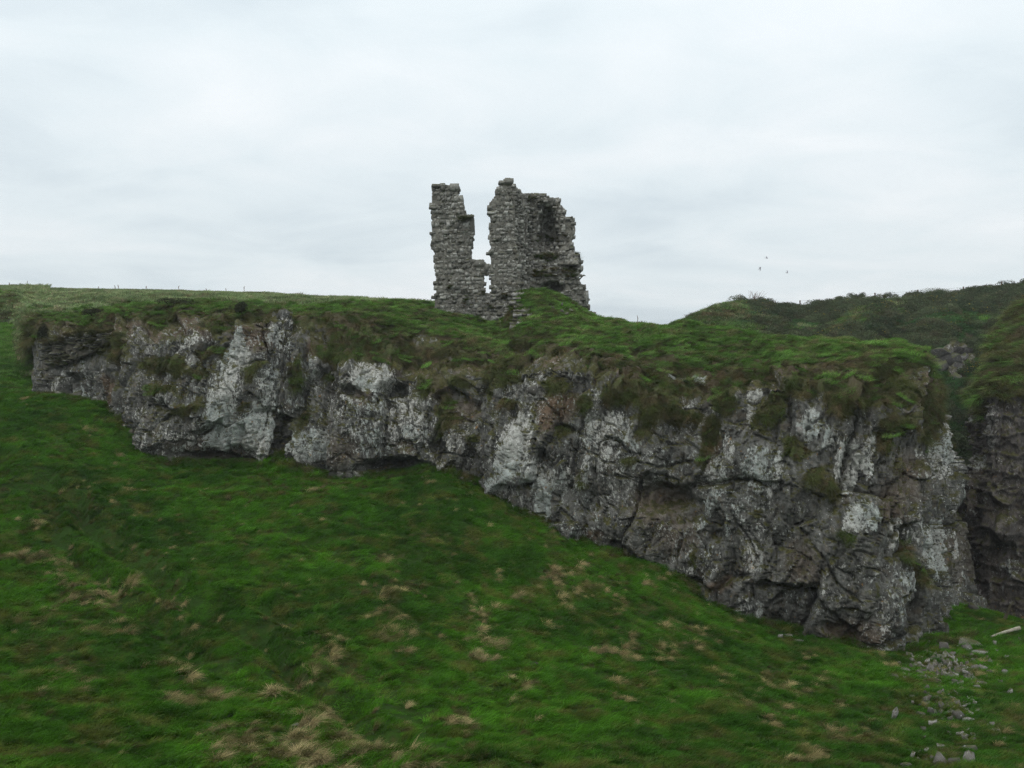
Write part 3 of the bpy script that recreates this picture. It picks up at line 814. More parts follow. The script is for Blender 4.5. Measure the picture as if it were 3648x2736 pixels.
HS = np.array([(1300, 900, 104), (1400, 780, 106), (1450, 730, 108), (1488, 698, 110), (1512, 680, 111), (1550, 663, 112), (1600, 652, 113), (1650, 654, 114), (1700, 662, 114), (1750, 658, 115),
               (1800, 648, 115), (1850, 645, 116), (1900, 640, 116), (1950, 636, 117), (2000, 632, 117), (2100, 625, 118), (2150, 617, 118), (2190, 610, 118), (2212, 603, 118), (2300, 585, 118), (2600, 560, 118), (3200, 540, 116)], float)
cols = []
for (u, v, Y) in HS:
    v = v + 11 * float(sst(1600, 1720, u))
    b = atd(u - 10, 1080, 80); m = atd(u - 5, 860, 86); t = atd(u, 770, 93)
    l = atd(u, 0.55 * v + 0.45 * 770, 100 + 0.3 * (Y - 110)); q = atd(u, 0.85 * v + 0.15 * 770, 108 + 0.5 * (Y - 110)); s_ = atd(u, v, Y)
    cols.append([dn(b), b, m, t, l, q, s_, dn(s_, -5, 12)])
C3 = np.array(cols)
P3, rp3 = curtain(C3, 320, [4, 24, 24, 30, 30, 26, 6], None, (4, 5))
N3 = grid_normals(P3)
if N3[150, 60, 1] > 0: N3 = -N3
S3, H3 = curtain_coords(P3); z3 = np.zeros_like(S3)
U3, V3 = proj(P3)
RP3 = np.broadcast_to(rp3[None, :], U3.shape)
d3 = 0.9 * fbm(S3, H3, z3, 0.14, 3, 0.5, 73) + 0.3 * fbm(S3, H3, z3, 0.6, 3, 0.5, 74)
rib = line_mask(U3, V3, [(3210, 1065), (3100, 1130), (2990, 1200)], 55) + line_mask(U3, V3, [(2640, 1080), (2560, 1140), (2490, 1170)], 60)
d3 += 1.0 * rib - 1.0 * line_mask(U3, V3, [(3120, 1060), (2960, 1140), (2900, 1200)], 45) - 1.2 * line_mask(U3, V3, [(3280, 1080), (3200, 1160), (3160, 1240)], 45)
d3 *= 1 - 0.95 * sst(4.5, 5.5, RP3)
outc = ell(U3, V3, 3400, 1285, 80, 50, -12, 0.35)
d3 += outc * (0.25 + 1.0 * rock_relief(S3, H3, 1.0, 500))
P3d = P3 + N3 * d3[..., None]
turf3 = np.clip(1 - 1.3 * outc, 0, 1)
mk3 = np.stack([turf3, 0.45 + 0 * turf3, 0.15 * outc, np.ones_like(turf3)], -1)
hill = obj('hill', mesh_np('hill', P3d.reshape(-1, 3), grid_faces(*P3d.shape[:2], True), M['hill'], True, {'mask': ('FLOAT_COLOR', mk3.reshape(-1, 4))}))
tag(hill, 'scrub covered hillside rising to the right behind the cliff', None, None, 'structure')
N3d = grid_normals(P3d)
if N3d[150, 60, 1] > 0: N3d = -N3d
N2d = grid_normals(P2d)
if N2d[150, 100, 1] > 0: N2d = -N2d


# ------------------------------------------------------------------ grass and scrub prototypes (kept out of the scene, only scattered)
def blades_mesh(name, n, radius, hmin, hmax, lean, spread, wid, mat, seed, droop=0.5, segs=3):
    r = np.random.default_rng(seed)
    V, F, B = [], [], []
    for i in range(n):
        a, q = r.uniform(0, 2 * math.pi), radius * math.sqrt(r.uniform())
        bx, by = q * math.cos(a), q * math.sin(a)
        h = r.uniform(hmin, hmax)
        la = r.normal(0, spread)                        # around the combed direction +X
        ln = max(0.02, lean * r.uniform(0.5, 1.5))
        dx, dy = math.cos(la) * ln, math.sin(la) * ln
        if q > 0 and spread > 1: dx, dy = dx * 0.3 + ln * math.cos(a), dy * 0.3 + ln * math.sin(a)
        w = wid * r.uniform(0.6, 1.3)
        wa = r.uniform(0, math.pi)
        wx, wy = math.cos(wa) * w, math.sin(wa) * w
        b0, tone = len(V), r.uniform()
        for s_ in range(segs):
            t = s_ / segs
            px, py, pz = bx + dx * h * t * (0.4 + t), by + dy * h * t * (0.4 + t), h * (t - droop * ln * t * t * 0.6)
            k = 1 - 0.6 * t
            V += [(px - wx * k, py - wy * k, pz), (px + wx * k, py + wy * k, pz)]
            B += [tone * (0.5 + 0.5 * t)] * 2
        V.append((bx + dx * h * 1.4, by + dy * h * 1.4, h * (1 - droop * ln * 0.6))); B.append(tone)
        for s_ in range(segs - 1):
            o = b0 + 2 * s_
            F += [(o, o + 1, o + 3), (o, o + 3, o + 2)]
        o = b0 + 2 * (segs - 1)
        F.append((o, o + 1, o + 2))
    return mesh_np(name, np.array(V), np.array(F), mat, False, {'blade': ('FLOAT', np.array(B))})


def bush_mesh(name, n, rx, rz, leaf, mat, seed, bloom=0):
    r = np.random.default_rng(seed)
    V, F, B = [], [], []
    lobes = [(r.uniform(-0.55, 0.55) * rx, r.uniform(-0.55, 0.55) * rx, r.uniform(0.1, 0.6) * rz, r.uniform(0.35, 0.6)) for _ in range(7)] + [(0, 0, 0.35 * rz, 0.75)]
    mats = []
    for i in range(n):
        lx, ly, lz, lr = lobes[r.integers(len(lobes))]
        d = r.normal(size=3); d /= np.linalg.norm(d)
        if d[2] < -0.3: d[2] = -d[2]
        q = lr * r.uniform(0.75, 1.08)
        c = np.array([lx + d[0] * rx * q, ly + d[1] * rx * q, max(0.0, lz + d[2] * rz * q)])
        t1 = r.normal(size=3); t1 -= 0.5 * d * (t1 @ d); t1 /= np.linalg.norm(t1)
        t2 = r.normal(size=3); t2 /= np.linalg.norm(t2)
        L_ = leaf * r.uniform(0.6, 1.4)
        b0 = len(V)
        V += [c - t1 * L_ * 0.5, c + t2 * L_ * 0.35, c + t1 * L_ * 0.6]
        F.append((b0, b0 + 1, b0 + 2))
        tone = r.uniform()
        B += [tone * 0.6, tone, tone]
        mats.append(1 if (bloom and d[2] > 0.2 and r.uniform() < bloom) else 0)
    me = mesh_np(name, np.array(V), np.array(F), mat, False, {'blade': ('FLOAT', np.array(B))})
    if bloom:
        me.materials.append(M['bloom'])
        me.polygons.foreach_set('material_index', np.array(mats, dtype=np.int32))
    return me


def proto(cname, meshes):
    c = bpy.data.collections.new(cname)
    for i, me in enumerate(meshes):
        c.objects.link(bpy.data.objects.new(f'{cname}_{i:02d}', me))
    return c


PR = {
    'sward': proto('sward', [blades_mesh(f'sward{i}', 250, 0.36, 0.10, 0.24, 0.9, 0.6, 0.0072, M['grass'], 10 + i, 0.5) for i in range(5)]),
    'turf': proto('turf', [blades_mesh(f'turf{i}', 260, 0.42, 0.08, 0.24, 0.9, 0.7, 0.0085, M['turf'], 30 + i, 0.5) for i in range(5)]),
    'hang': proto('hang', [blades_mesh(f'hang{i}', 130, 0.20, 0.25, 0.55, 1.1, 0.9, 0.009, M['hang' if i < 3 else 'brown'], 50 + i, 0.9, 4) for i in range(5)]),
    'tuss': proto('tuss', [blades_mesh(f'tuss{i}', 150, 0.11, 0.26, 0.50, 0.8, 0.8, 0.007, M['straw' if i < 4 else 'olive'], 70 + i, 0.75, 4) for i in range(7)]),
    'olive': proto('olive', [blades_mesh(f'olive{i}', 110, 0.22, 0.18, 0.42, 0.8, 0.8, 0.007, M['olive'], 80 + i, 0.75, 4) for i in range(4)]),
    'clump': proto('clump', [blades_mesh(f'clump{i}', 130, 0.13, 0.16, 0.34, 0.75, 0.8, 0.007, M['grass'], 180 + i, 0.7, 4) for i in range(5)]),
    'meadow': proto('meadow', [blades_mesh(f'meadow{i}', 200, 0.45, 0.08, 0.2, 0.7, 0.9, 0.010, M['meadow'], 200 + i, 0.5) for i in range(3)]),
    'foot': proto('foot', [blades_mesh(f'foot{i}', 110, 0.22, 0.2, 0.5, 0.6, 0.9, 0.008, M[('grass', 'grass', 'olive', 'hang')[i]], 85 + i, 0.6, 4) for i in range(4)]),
    'far': proto('far', [blades_mesh(f'far{i}', 300, 1.2, 0.10, 0.30, 0.7, 0.9, 0.022, M['field'], 90 + i, 0.4) for i in range(4)]),
    'brow': proto('brow', [blades_mesh(f'brow{i}', 150, 0.3, 0.25, 0.55, 1.0, 0.9, 0.012, M[('olive', 'brown', 'turf', 'olive')[i]], 60 + i, 0.9, 4) for i in range(4)]),
    'hillg': proto('hillg', [blades_mesh(f'hillg{i}', 300, 1.1, 0.15, 0.45, 0.7, 0.9, 0.022, M[('olive', 'field', 'brown', 'turf')[i]], 190 + i, 0.4) for i in range(4)]),
    'scrub': proto('scrub', [bush_mesh(f'scrub{i}', 1500, 0.95, 0.85, 0.13, M['scrub'], 110 + i, 0.02 if i == 0 else 0) for i in range(5)]),
    'fern': proto('fern', [bush_mesh(f'fern{i}', 500, 0.8, 0.45, 0.15, M['fern'], 130 + i) for i in range(3)]),
}


def euler_from(n, heading):
    """z axis along n, x axis towards heading"""
    z = n / np.linalg.norm(n, axis=1, keepdims=True)
    x = heading - z * np.sum(heading * z, 1, keepdims=True)
    x /= np.maximum(np.linalg.norm(x, axis=1, keepdims=True), 1e-6)
    y = np.cross(z, x)
    return np.stack([np.arctan2(y[:, 2], z[:, 2]), np.arcsin(np.clip(-x[:, 2], -1, 1)), np.arctan2(x[:, 1], x[:, 0])], 1)


def scatter(name, P, N, heading, scl, coll, label, cat, parent=None):
    n = len(P)
    me = bpy.data.meshes.new(name)
    me.vertices.add(n); me.vertices.foreach_set('co', np.ascontiguousarray(P, np.float32).ravel())
    a = me.attributes.new('rot', 'FLOAT_VECTOR', 'POINT'); a.data.foreach_set('vector', euler_from(N, heading).astype(np.float32).ravel())
    a = me.attributes.new('scl', 'FLOAT', 'POINT'); a.data.foreach_set('value', np.asarray(scl, np.float32))
    a = me.attributes.new('idx', 'INT', 'POINT'); a.data.foreach_set('value', RNG.integers(0, len(coll.objects), n).astype(np.int32))
    o = obj(name, me, parent)
    ng = bpy.data.node_groups.new(name + '_scatter', 'GeometryNodeTree')
    ng.interface.new_socket('Geometry', in_out='INPUT', socket_type='NodeSocketGeometry')
    ng.interface.new_socket('Geometry', in_out='OUTPUT', socket_type='NodeSocketGeometry')
    gi, go = ng.nodes.new('NodeGroupInput'), ng.nodes.new('NodeGroupOutput')
    iop = ng.nodes.new('GeometryNodeInstanceOnPoints')
    ci = ng.nodes.new('GeometryNodeCollectionInfo')
    ci.inputs['Collection'].default_value = coll
    ci.inputs['Separate Children'].default_value = True
    ci.inputs['Reset Children'].default_value = True
    def na(nm, t):
        k = ng.nodes.new('GeometryNodeInputNamedAttribute'); k.data_type = t; k.inputs[0].default_value = nm
        return k.outputs[0]
    e2r = ng.nodes.new('FunctionNodeEulerToRotation')
    ng.links.new(na('rot', 'FLOAT_VECTOR'), e2r.inputs[0])
    ng.links.new(gi.outputs[0], iop.inputs['Points'])
    ng.links.new(ci.outputs[0], iop.inputs['Instance'])
    iop.inputs['Pick Instance'].default_value = True
    ng.links.new(na('idx', 'INT'), iop.inputs['Instance Index'])
    ng.links.new(e2r.outputs[0], iop.inputs['Rotation'])
    ng.links.new(na('scl', 'FLOAT'), iop.inputs['Scale'])
    ng.links.new(iop.outputs[0], go.inputs[0])
    md = o.modifiers.new('scatter', 'NODES'); md.node_group = ng
    tag(o, label, cat, None, 'stuff')
    return o


def headings(n, base_deg, spread_deg):
    a = np.radians(base_deg + RNG.normal(0, spread_deg, n))
    return np.stack([np.cos(a), np.sin(a), np.zeros(n)], 1)


def g_normal(x, y, e=0.25):
    zx = (ground_z(x + e, y) - ground_z(x - e, y)) / (2 * e)
    zy = (ground_z(x, y + e) - ground_z(x, y - e)) / (2 * e)
    n = np.stack([-zx, -zy, np.ones_like(zx)], 1)
    return n / np.linalg.norm(n, axis=1, keepdims=True)


# slope sward: jittered lattice over what the camera (and a camera a few steps aside) can see
sp_ = 0.40
lx, ly = np.meshgrid(np.arange(-46, 34, sp_), np.arange(13, 90, sp_), indexing='ij')
lx = (lx + RNG.uniform(-0.5, 0.5, lx.shape) * sp_).ravel(); ly = (ly + RNG.uniform(-0.5, 0.5, ly.shape) * sp_).ravel()
lz = ground_z(lx, ly)
u_, v_ = proj(np.stack([lx, ly, lz], 1))
front = np.interp(lx, [atd(*b)[0] for b in BASE], [b[2] for b in BASE], left=95, right=60)
ok = (u_ > -350) & (u_ < 4000) & (v_ < 3000) & (ly < front + 2.0)
lx, ly, lz = lx[ok], ly[ok], lz[ok]
mead = ly > 68 + RNG.normal(0, 3.5, ly.shape)
fx, fy, fz = lx[mead], ly[mead], lz[mead]
scatter('meadow_grass', np.stack([fx, fy, fz - 0.02], 1), g_normal(fx, fy), headings(len(fx), -10, 50), RNG.uniform(0.7, 1.2, len(fx)), PR['meadow'], 'bright short grass of the meadow left of the cliff', 'grass')
lx, ly, lz = lx[~mead], ly[~mead], lz[~mead]
worn = np.zeros(lx.shape, bool)
for tr, dep, wid in TRACKS[:3]:
    wob_x, wob_y = lx + 0.5 * vnoise(lx * 0.5, ly * 0.5, lx * 0, 4), ly + 0.5 * vnoise(lx * 0.5, ly * 0.5, lx * 0, 5)
    worn |= (seg_dist(wob_x, wob_y, tr) < 0.42 + dep * 0.35) & (RNG.uniform(0, 1, lx.shape) < 0.8)
nn = g_normal(lx, ly)
scatter('slope_grass', np.stack([lx, ly, lz - 0.02], 1), nn, headings(len(lx), -15, 28), RNG.uniform(0.65, 1.3, len(lx)) * (0.9 + 0.5 * fbm(lx, ly, lx * 0, 0.7, 3, 0.55, 77)) * np.where(worn, 0.62, 1.0), PR['sward'],
        'short wind-combed green grass covering the slope', 'grass')

# dry straw tussocks, where the photograph shows them (photograph pixels, spread, how many)
TUSS = [(185, 2000, 60, 12, 14), (120, 1880, 30, 12, 7), (40, 1990, 30, 10, 5), (455, 1742, 28, 10, 6), (205, 2055, 20, 10, 4), (215, 2070, 20, 10, 3), (280, 2050, 20, 8, 4), (330, 2085, 40, 10, 5), (265, 2130, 20, 10, 4), (365, 2130, 20, 10, 4),
        (470, 2120, 24, 8, 5), (330, 2150, 40, 14, 4), (415, 2255, 20, 12, 4), (265, 2240, 26, 14, 3), (600, 2185, 22, 12, 4), (230, 2400, 50, 20, 6), (290, 2430, 30, 8, 5), (130, 2490, 20, 14, 3), (255, 2490, 20, 8, 3), (620, 2395, 30, 14, 4), (665, 2430, 30, 14, 5),
        (610, 2505, 26, 14, 6), (645, 2525, 20, 12, 4), (730, 2480, 22, 12, 4), (785, 2510, 26, 12, 5), (970, 2500, 26, 14, 6), (850, 2650, 60, 22, 10), (800, 2700, 60, 24, 10), (970, 2690, 50, 30, 10), (1060, 2640, 40, 18, 10), (1170, 2600, 60, 26, 14), (1280, 2680, 80, 22, 20),
        (1330, 2725, 90, 16, 22), (1060, 2715, 50, 16, 14), (1150, 2560, 40, 16, 10), (1120, 2570, 30, 14, 6), (1370, 2000, 30, 12, 4), (1360, 2100, 50, 18, 7), (1460, 2105, 26, 16, 6), (1380, 2145, 20, 10, 4), (1365, 2210, 24, 10, 5), (1425, 2220, 16, 10, 4), (1355, 2268, 30, 10, 6),
        (1420, 2275, 26, 8, 5), (1180, 2310, 26, 10, 4), (1145, 2350, 30, 16, 8), (1140, 2385, 24, 14, 6), (1430, 2340, 16, 10, 3), (1030, 2490, 20, 14, 5), (1075, 2510, 22, 12, 5), (1640, 2560, 36, 22, 8), (1610, 2580, 20, 8, 3), (1690, 2275, 24, 12, 5), (1730, 2290, 14, 8, 3), (1775, 2295, 24, 10, 5),
        (1690, 2345, 24, 14, 5), (1720, 2190, 26, 16, 6), (1760, 2080, 26, 12, 3), (1850, 2130, 50, 18, 6), (1965, 2010, 24, 22, 6), (1970, 2080, 30, 30, 8), (1940, 1915, 16, 8, 2), (1960, 2230, 20, 12, 3), (1880, 2460, 14, 8, 3), (2060, 2050, 36, 26, 9), (2100, 2100, 50, 20, 8), (2020, 2140, 20, 30, 5),
        (2200, 2150, 20, 26, 6), (2240, 2330, 26, 26, 9), (2120, 2330, 20, 16, 4), (2360, 2340, 30, 26, 9), (2400, 2310, 16, 8, 3), (2480, 2300, 18, 8, 3), (2185, 2435, 24, 10, 3), (2205, 2510, 14, 14, 3), (2570, 2415, 20, 12, 5), (2720, 2420, 18, 26, 6), (2805, 2450, 24, 14, 6), (2840, 2480, 20, 10, 3),
        (2630, 2500, 16, 14, 4), (2915, 2435, 22, 18, 5), (2740, 2580, 16, 16, 4), (2780, 2530, 20, 12, 3), (2980, 2500, 18, 12, 5), (2860, 2380, 20, 12, 3), (2870, 2330, 20, 16, 4), (2350, 2060, 50, 16, 6), (2400, 2120, 40, 12, 5), (2480, 2210, 40, 20, 4), (2560, 2260, 40, 16, 4), (2420, 2230, 50, 20, 6),
        (3140, 2360, 24, 14, 5), (3380, 2360, 50, 14, 7), (3320, 2400, 40, 20, 5), (3360, 2500, 30, 20, 6), (3500, 2390, 40, 20, 6), (2900, 2690, 20, 16, 6), (2840, 2720, 30, 14, 6), (2960, 2620, 30, 20, 5), (3080, 2640, 40, 20, 5), (3430, 2290, 40, 10, 5), (3600, 2560, 30, 30, 4), (3470, 2190, 20, 10, 3),
        (330, 1760, 70, 16, 3), (390, 1800, 50, 14, 4), (720, 1770, 40, 8, 2), (1120, 1745, 36, 12, 6), (1540, 1720, 24, 14, 2), (640, 1640, 20, 8, 2), (100, 1430, 40, 10, 2), (310, 1540, 20, 8, 2), (400, 1640, 30, 10, 2)]
tp = []
for (cu, cv, su, sv, n) in TUSS:
    for i in range(int(n * 2.5)):
        p = hit((cu + random.gauss(0, su * 0.9)) / DK, (cv + random.gauss(0, sv * 1.2)) / DK)
        tp.append(p)
tp = np.array(tp)
# plus a thin even scatter of lone withered tufts
ex = np.stack([RNG.uniform(-26, 20, 700), RNG.uniform(17, 50, 700)], 1)
ex = ex[ex[:, 1] < np.interp(ex[:, 0], [atd(*b)[0] for b in BASE], [b[2] for b in BASE]) - 0.5]
tx, ty = np.r_[tp[:, 0], ex[:, 0]], np.r_[tp[:, 1], ex[:, 1]]
ts = np.r_[RNG.uniform(0.28, 0.85, len(tp)), RNG.uniform(0.3, 0.65, len(ex))]
tn = g_normal(tx, ty)
scatter('dry_grass', np.stack([tx, ty, ground_z(tx, ty) - 0.02], 1), tn, headings(len(tx), -20, 40), ts, PR['tuss'], 'straw-coloured withered tussocks dotted over the green slope', 'dry grass')


# coarser clumps standing up out of the sward
cx_, cy_ = RNG.uniform(-34, 24, 16000), RNG.uniform(15, 64, 16000) ** 1.0
fr_ = np.interp(cx_, [atd(*b)[0] for b in BASE], [b[2] for b in BASE])
ok = (cy_ < fr_ - 0.1) & (np.minimum(seg_dist(cx_, cy_, TRACKS[0][0]), seg_dist(cx_, cy_, TRACKS[2][0])) > 0.6) & (np.abs(cx_) < 0.62 * cy_ + 3) & (fbm(cx_, cy_, cx_ * 0, 0.35, 3, 0.5, 131) + RNG.uniform(-0.3, 0.3, 16000) > -0.05)
cx_, cy_ = cx_[ok], cy_[ok]
scatter('grass_clumps', np.stack([cx_, cy_, ground_z(cx_, cy_) - 0.02], 1), g_normal(cx_, cy_), headings(len(cx_), -20, 45), RNG.uniform(0.5, 1.15, len(cx_)), PR['clump'],
        'coarser green clumps standing out of the short slope grass', 'grass')

# olive, half withered grass in drifts, mostly on the right of the slope
ox_, oy_ = RNG.uniform(-28, 22, 9000), RNG.uniform(17, 62, 9000)
fr_ = np.interp(ox_, [atd(*b)[0] for b in BASE], [b[2] for b in BASE])
wq = fbm(ox_ + 0.5 * oy_, oy_ - 0.3 * ox_, ox_ * 0, 0.22, 4, 0.6, 123) + 0.010 * ox_ + RNG.uniform(-0.12, 0.12, 9000)
ok = (oy_ < fr_ - 0.2) & (wq > 0.06)
ox_, oy_ = ox_[ok], oy_[ok]
scatter('olive_grass', np.stack([ox_, oy_, ground_z(ox_, oy_) - 0.02], 1), g_normal(ox_, oy_), headings(len(ox_), -20, 50), RNG.uniform(0.35, 0.75, len(ox_)), PR['olive'],
        'drifts of olive half-withered grass on the slope', 'grass')


bx_ = RNG.uniform(atd(*BASE[0])[0], 21.0, 1500)
by_ = np.interp(bx_, [atd(*b)[0] for b in BASE], [b[2] for b in BASE]) - RNG.uniform(-0.3, 1.0, 1500) ** 2 + 0.1
scatter('foot_grass', np.stack([bx_, by_, ground_z(bx_, by_) - 0.03], 1), g_normal(bx_, by_), headings(len(bx_), -60, 60), RNG.uniform(0.5, 1.1, len(bx_)), PR['foot'],
        'longer rank grass along the foot of the cliff', 'grass')


def pick(P, w, n):
    """n random vertices of a grid, by weight"""
    w = w.ravel()
    k = RNG.choice(w.size, n, p=w / w.sum())
    return k


# turf on top of the cliff and hanging down its face
area = np.linalg.norm(np.cross(np.gradient(Pc, axis=0), np.gradient(Pc, axis=1)), axis=-1)
Yc = Pc[..., 1]
vis = (U > -500) & (U < 4200) & (RP > 1.02) & (RP < 6.3)
nearw = vis & (Yc < 76)
tv = sst(0.40, 0.62, CL['turf'])
flat = sst(0.25, 0.6, Nc[..., 2])
w_top = area * nearw * tv * (0.08 + flat) * (0.12 + 0.88 * sst(3.7, 4.25, RP + 0.4 * fbm(S, H, z0, 0.6, 3, 0.5, 96)))
k = pick(Pc, w_top, 9500)
pn = Nc.reshape(-1, 3)[k] * 0.6 + np.array([0, 0, 0.6])
scatter('headland_turf', Pc.reshape(-1, 3)[k] - pn * 0.02, pn, headings(len(k), -25, 40), RNG.uniform(0.6, 1.15, len(k)), PR['turf'], 'lumpy green turf capping the cliff top', 'turf')
w_h = area * nearw * tv * (1 - 0.75 * flat) * (RP < 5.0)
k = pick(Pc, w_h, 7600)
pn = Nc.reshape(-1, 3)[k] * 0.8 + np.array([0, 0, 0.45])
hd = Nc.reshape(-1, 3)[k] * np.array([1, 1, 0]) + headings(len(k), -10, 60) * 0.5 + np.array([0, 0, -0.9])
scatter('hanging_grass', Pc.reshape(-1, 3)[k], pn, hd, RNG.uniform(0.35, 0.85, len(k)), PR['hang'], 'rough green and brown grass hanging from ledges of the cliff', 'grass')
w_f = area / np.maximum(Yc, 1) * (vis & (Yc >= 70)) * (U < 1700)
k = pick(Pc, w_f, 5200)
pn = Nc.reshape(-1, 3)[k] * 0.4 + np.array([0, 0, 0.8])
scatter('field_grass', Pc.reshape(-1, 3)[k], pn, headings(len(k), -10, 60), RNG.uniform(0.6, 1.2, len(k)), PR['far'], 'pale rough grass of the field behind the cliff top', 'grass')

k = pick(Pc, area * (bank > 0.5) * (U > -300), 1500)
pn = Nc.reshape(-1, 3)[k] * 0.6 + np.array([0, 0, 0.6])
scatter('bank_grass', Pc.reshape(-1, 3)[k], pn, Nc.reshape(-1, 3)[k] + np.array([0, 0, -0.7]), RNG.uniform(0.8, 1.5, len(k)), PR['brow'], 'tussocky rough grass on the bank left of the cliff', 'grass')

# far slopes: grass, green growth in the gully and dark scrub
area3 = np.linalg.norm(np.cross(np.gradient(P3d, axis=0), np.gradient(P3d, axis=1)), axis=-1)
v3 = (U3 > 2200) & (U3 < 4300) & (RP3 > 1.2) & (RP3 < 6.4)
grassy3 = np.clip(1.2 * line_mask(U3, V3, [(3210, 1060), (3100, 1130), (2960, 1210)], 34) + sst(2760, 2600, U3 - 0.6 * (V3 - 1100)) + 0.8 * ell(U3, V3, 3600, 1020, 120, 16, 0, 0.5), 0, 1)
gully3 = ell(U3, V3, 3380, 1420, 190, 220, 0, 0.5)
out3 = 1 - outc
k = pick(P3d, area3 * v3 * (0.05 + grassy3) * out3, 3800)
pn = N3d.reshape(-1, 3)[k] * 0.5 + np.array([0, 0, 0.6])
scatter('hillside_grass', P3d.reshape(-1, 3)[k], pn, headings(len(k), -40, 60), RNG.uniform(0.7, 1.3, len(k)), PR['hillg'], 'pale grass on the ribs of the far hillside', 'grass')
wscr = area3 * v3 * np.clip(1 - grassy3 - 0.75 * gully3, 0.0, 1) * out3 * sst(-0.25, 0.1, fbm(S3, H3, z3, 0.12, 3, 0.5, 88) + 0.14)
k = pick(P3d, wscr, 3900)
pn = N3d.reshape(-1, 3)[k] * 0.4 + np.array([0, 0, 0.8])
scatter('gorse_scrub', P3d.reshape(-1, 3)[k] - np.array([0, 0, 0.15]), pn, headings(len(k), 0, 180), RNG.uniform(0.45, 1.35, len(k)) ** 1.1, PR['scrub'], 'dark gorse scrub with a few yellow flowers on the far hillside', 'scrub')
k = pick(P3d, area3 * v3 * (0.22 + gully3) * out3, 2600)
pn = N3d.reshape(-1, 3)[k] * 0.5 + np.array([0, 0, 0.7])
scatter('gully_growth', P3d.reshape(-1, 3)[k], pn, headings(len(k), 0, 180), RNG.uniform(0.5, 1.1, len(k)), PR['fern'], 'lush green growth filling the gully between the cliffs', 'undergrowth')
area2 = np.linalg.norm(np.cross(np.gradient(P2d, axis=0), np.gradient(P2d, axis=1)), axis=-1)
k = pick(P2d, area2 * (RP2 > 1.5) * (U2 < 4300) * sst(0.3, 0.7, turf2), 4500)
pn = N2d.reshape(-1, 3)[k] * 0.6 + np.array([0, 0, 0.6])
hd = N2d.reshape(-1, 3)[k] + np.array([0, 0, -0.9])
scatter('far_cliff_grass', P2d.reshape(-1, 3)[k], pn, hd, RNG.uniform(0.8, 1.5, len(k)), PR['brow'], 'brown-green grass on the brow of the dark cliff', 'grass')


# ------------------------------------------------------------------ stones
def stone_variant(seed, rnd=0.16):
    """a rough squared block: 26 corners, 48 triangles, edges knocked off; unit size"""
    r = np.random.default_rng(seed)
    V, idx = [], {}
    for x in (-1, 0, 1):
        for y in (-1, 0, 1):
            for z in (-1, 0, 1):
                if x == y == z == 0: continue
                idx[(x, y, z)] = len(V)
                p = np.array([x, y, z], float)
                k = np.abs(p).sum()
                p = p * (1 - (rnd * 0.42 if k == 2 else rnd if k == 3 else -0.02))
                V.append(p * 0.5 + r.uniform(-0.10, 0.10, 3) * np.array([1, 0.6, 1]))
    F = []
    for ax in range(3):
        for sg in (-1, 1):
            for a in (-1, 0):
                for b in (-1, 0):
                    q = []
                    for (i, j) in ((a, b), (a + 1, b), (a + 1, b + 1), (a, b + 1)):
                        c = [0, 0, 0]; c[ax] = sg; c[(ax + 1) % 3] = i; c[(ax + 2) % 3] = j
                        q.append(idx[tuple(c)])
                    F.append(q if sg > 0 else q[::-1])
    return np.array(V), np.array(F)


def shard_variant(seed, flat=1.0):
    """an angular broken stone: hull of random points; unit size"""
    import bmesh
    r = np.random.default_rng(seed)
    bm = bmesh.new()
    for _ in range(10):
        d = r.normal(size=3); d /= np.linalg.norm(d)
        bm.verts.new(d * 0.5 * r.uniform(0.75, 1.05))
    bmesh.ops.convex_hull(bm, input=bm.verts)
    bmesh.ops.delete(bm, geom=[v for v in bm.verts if not v.link_faces], context='VERTS')
    bmesh.ops.triangulate(bm, faces=bm.faces)
    bm.verts.index_update()
    V = np.array([v.co[:] for v in bm.verts]); F = np.array([[v.index for v in f.verts] for f in bm.faces])
    bm.free()
    V -= (V.max(0) + V.min(0)) / 2
    V /= (V.max(0) - V.min(0))
    return V, F


BLK = [stone_variant(900 + i, 0.05 + 0.013 * (i % 7)) for i in range(14)]
SHD = [shard_variant(950 + i) for i in range(10)]


def inside(poly, u, v):
    c = False
    n = len(poly)
    for i in range(n):
        (x1, y1), (x2, y2) = poly[i], poly[(i + 1) % n]
        if (y1 > v) != (y2 > v) and u < (x2 - x1) * (v - y1) / (y2 - y1) + x1:
            c = not c
    return c


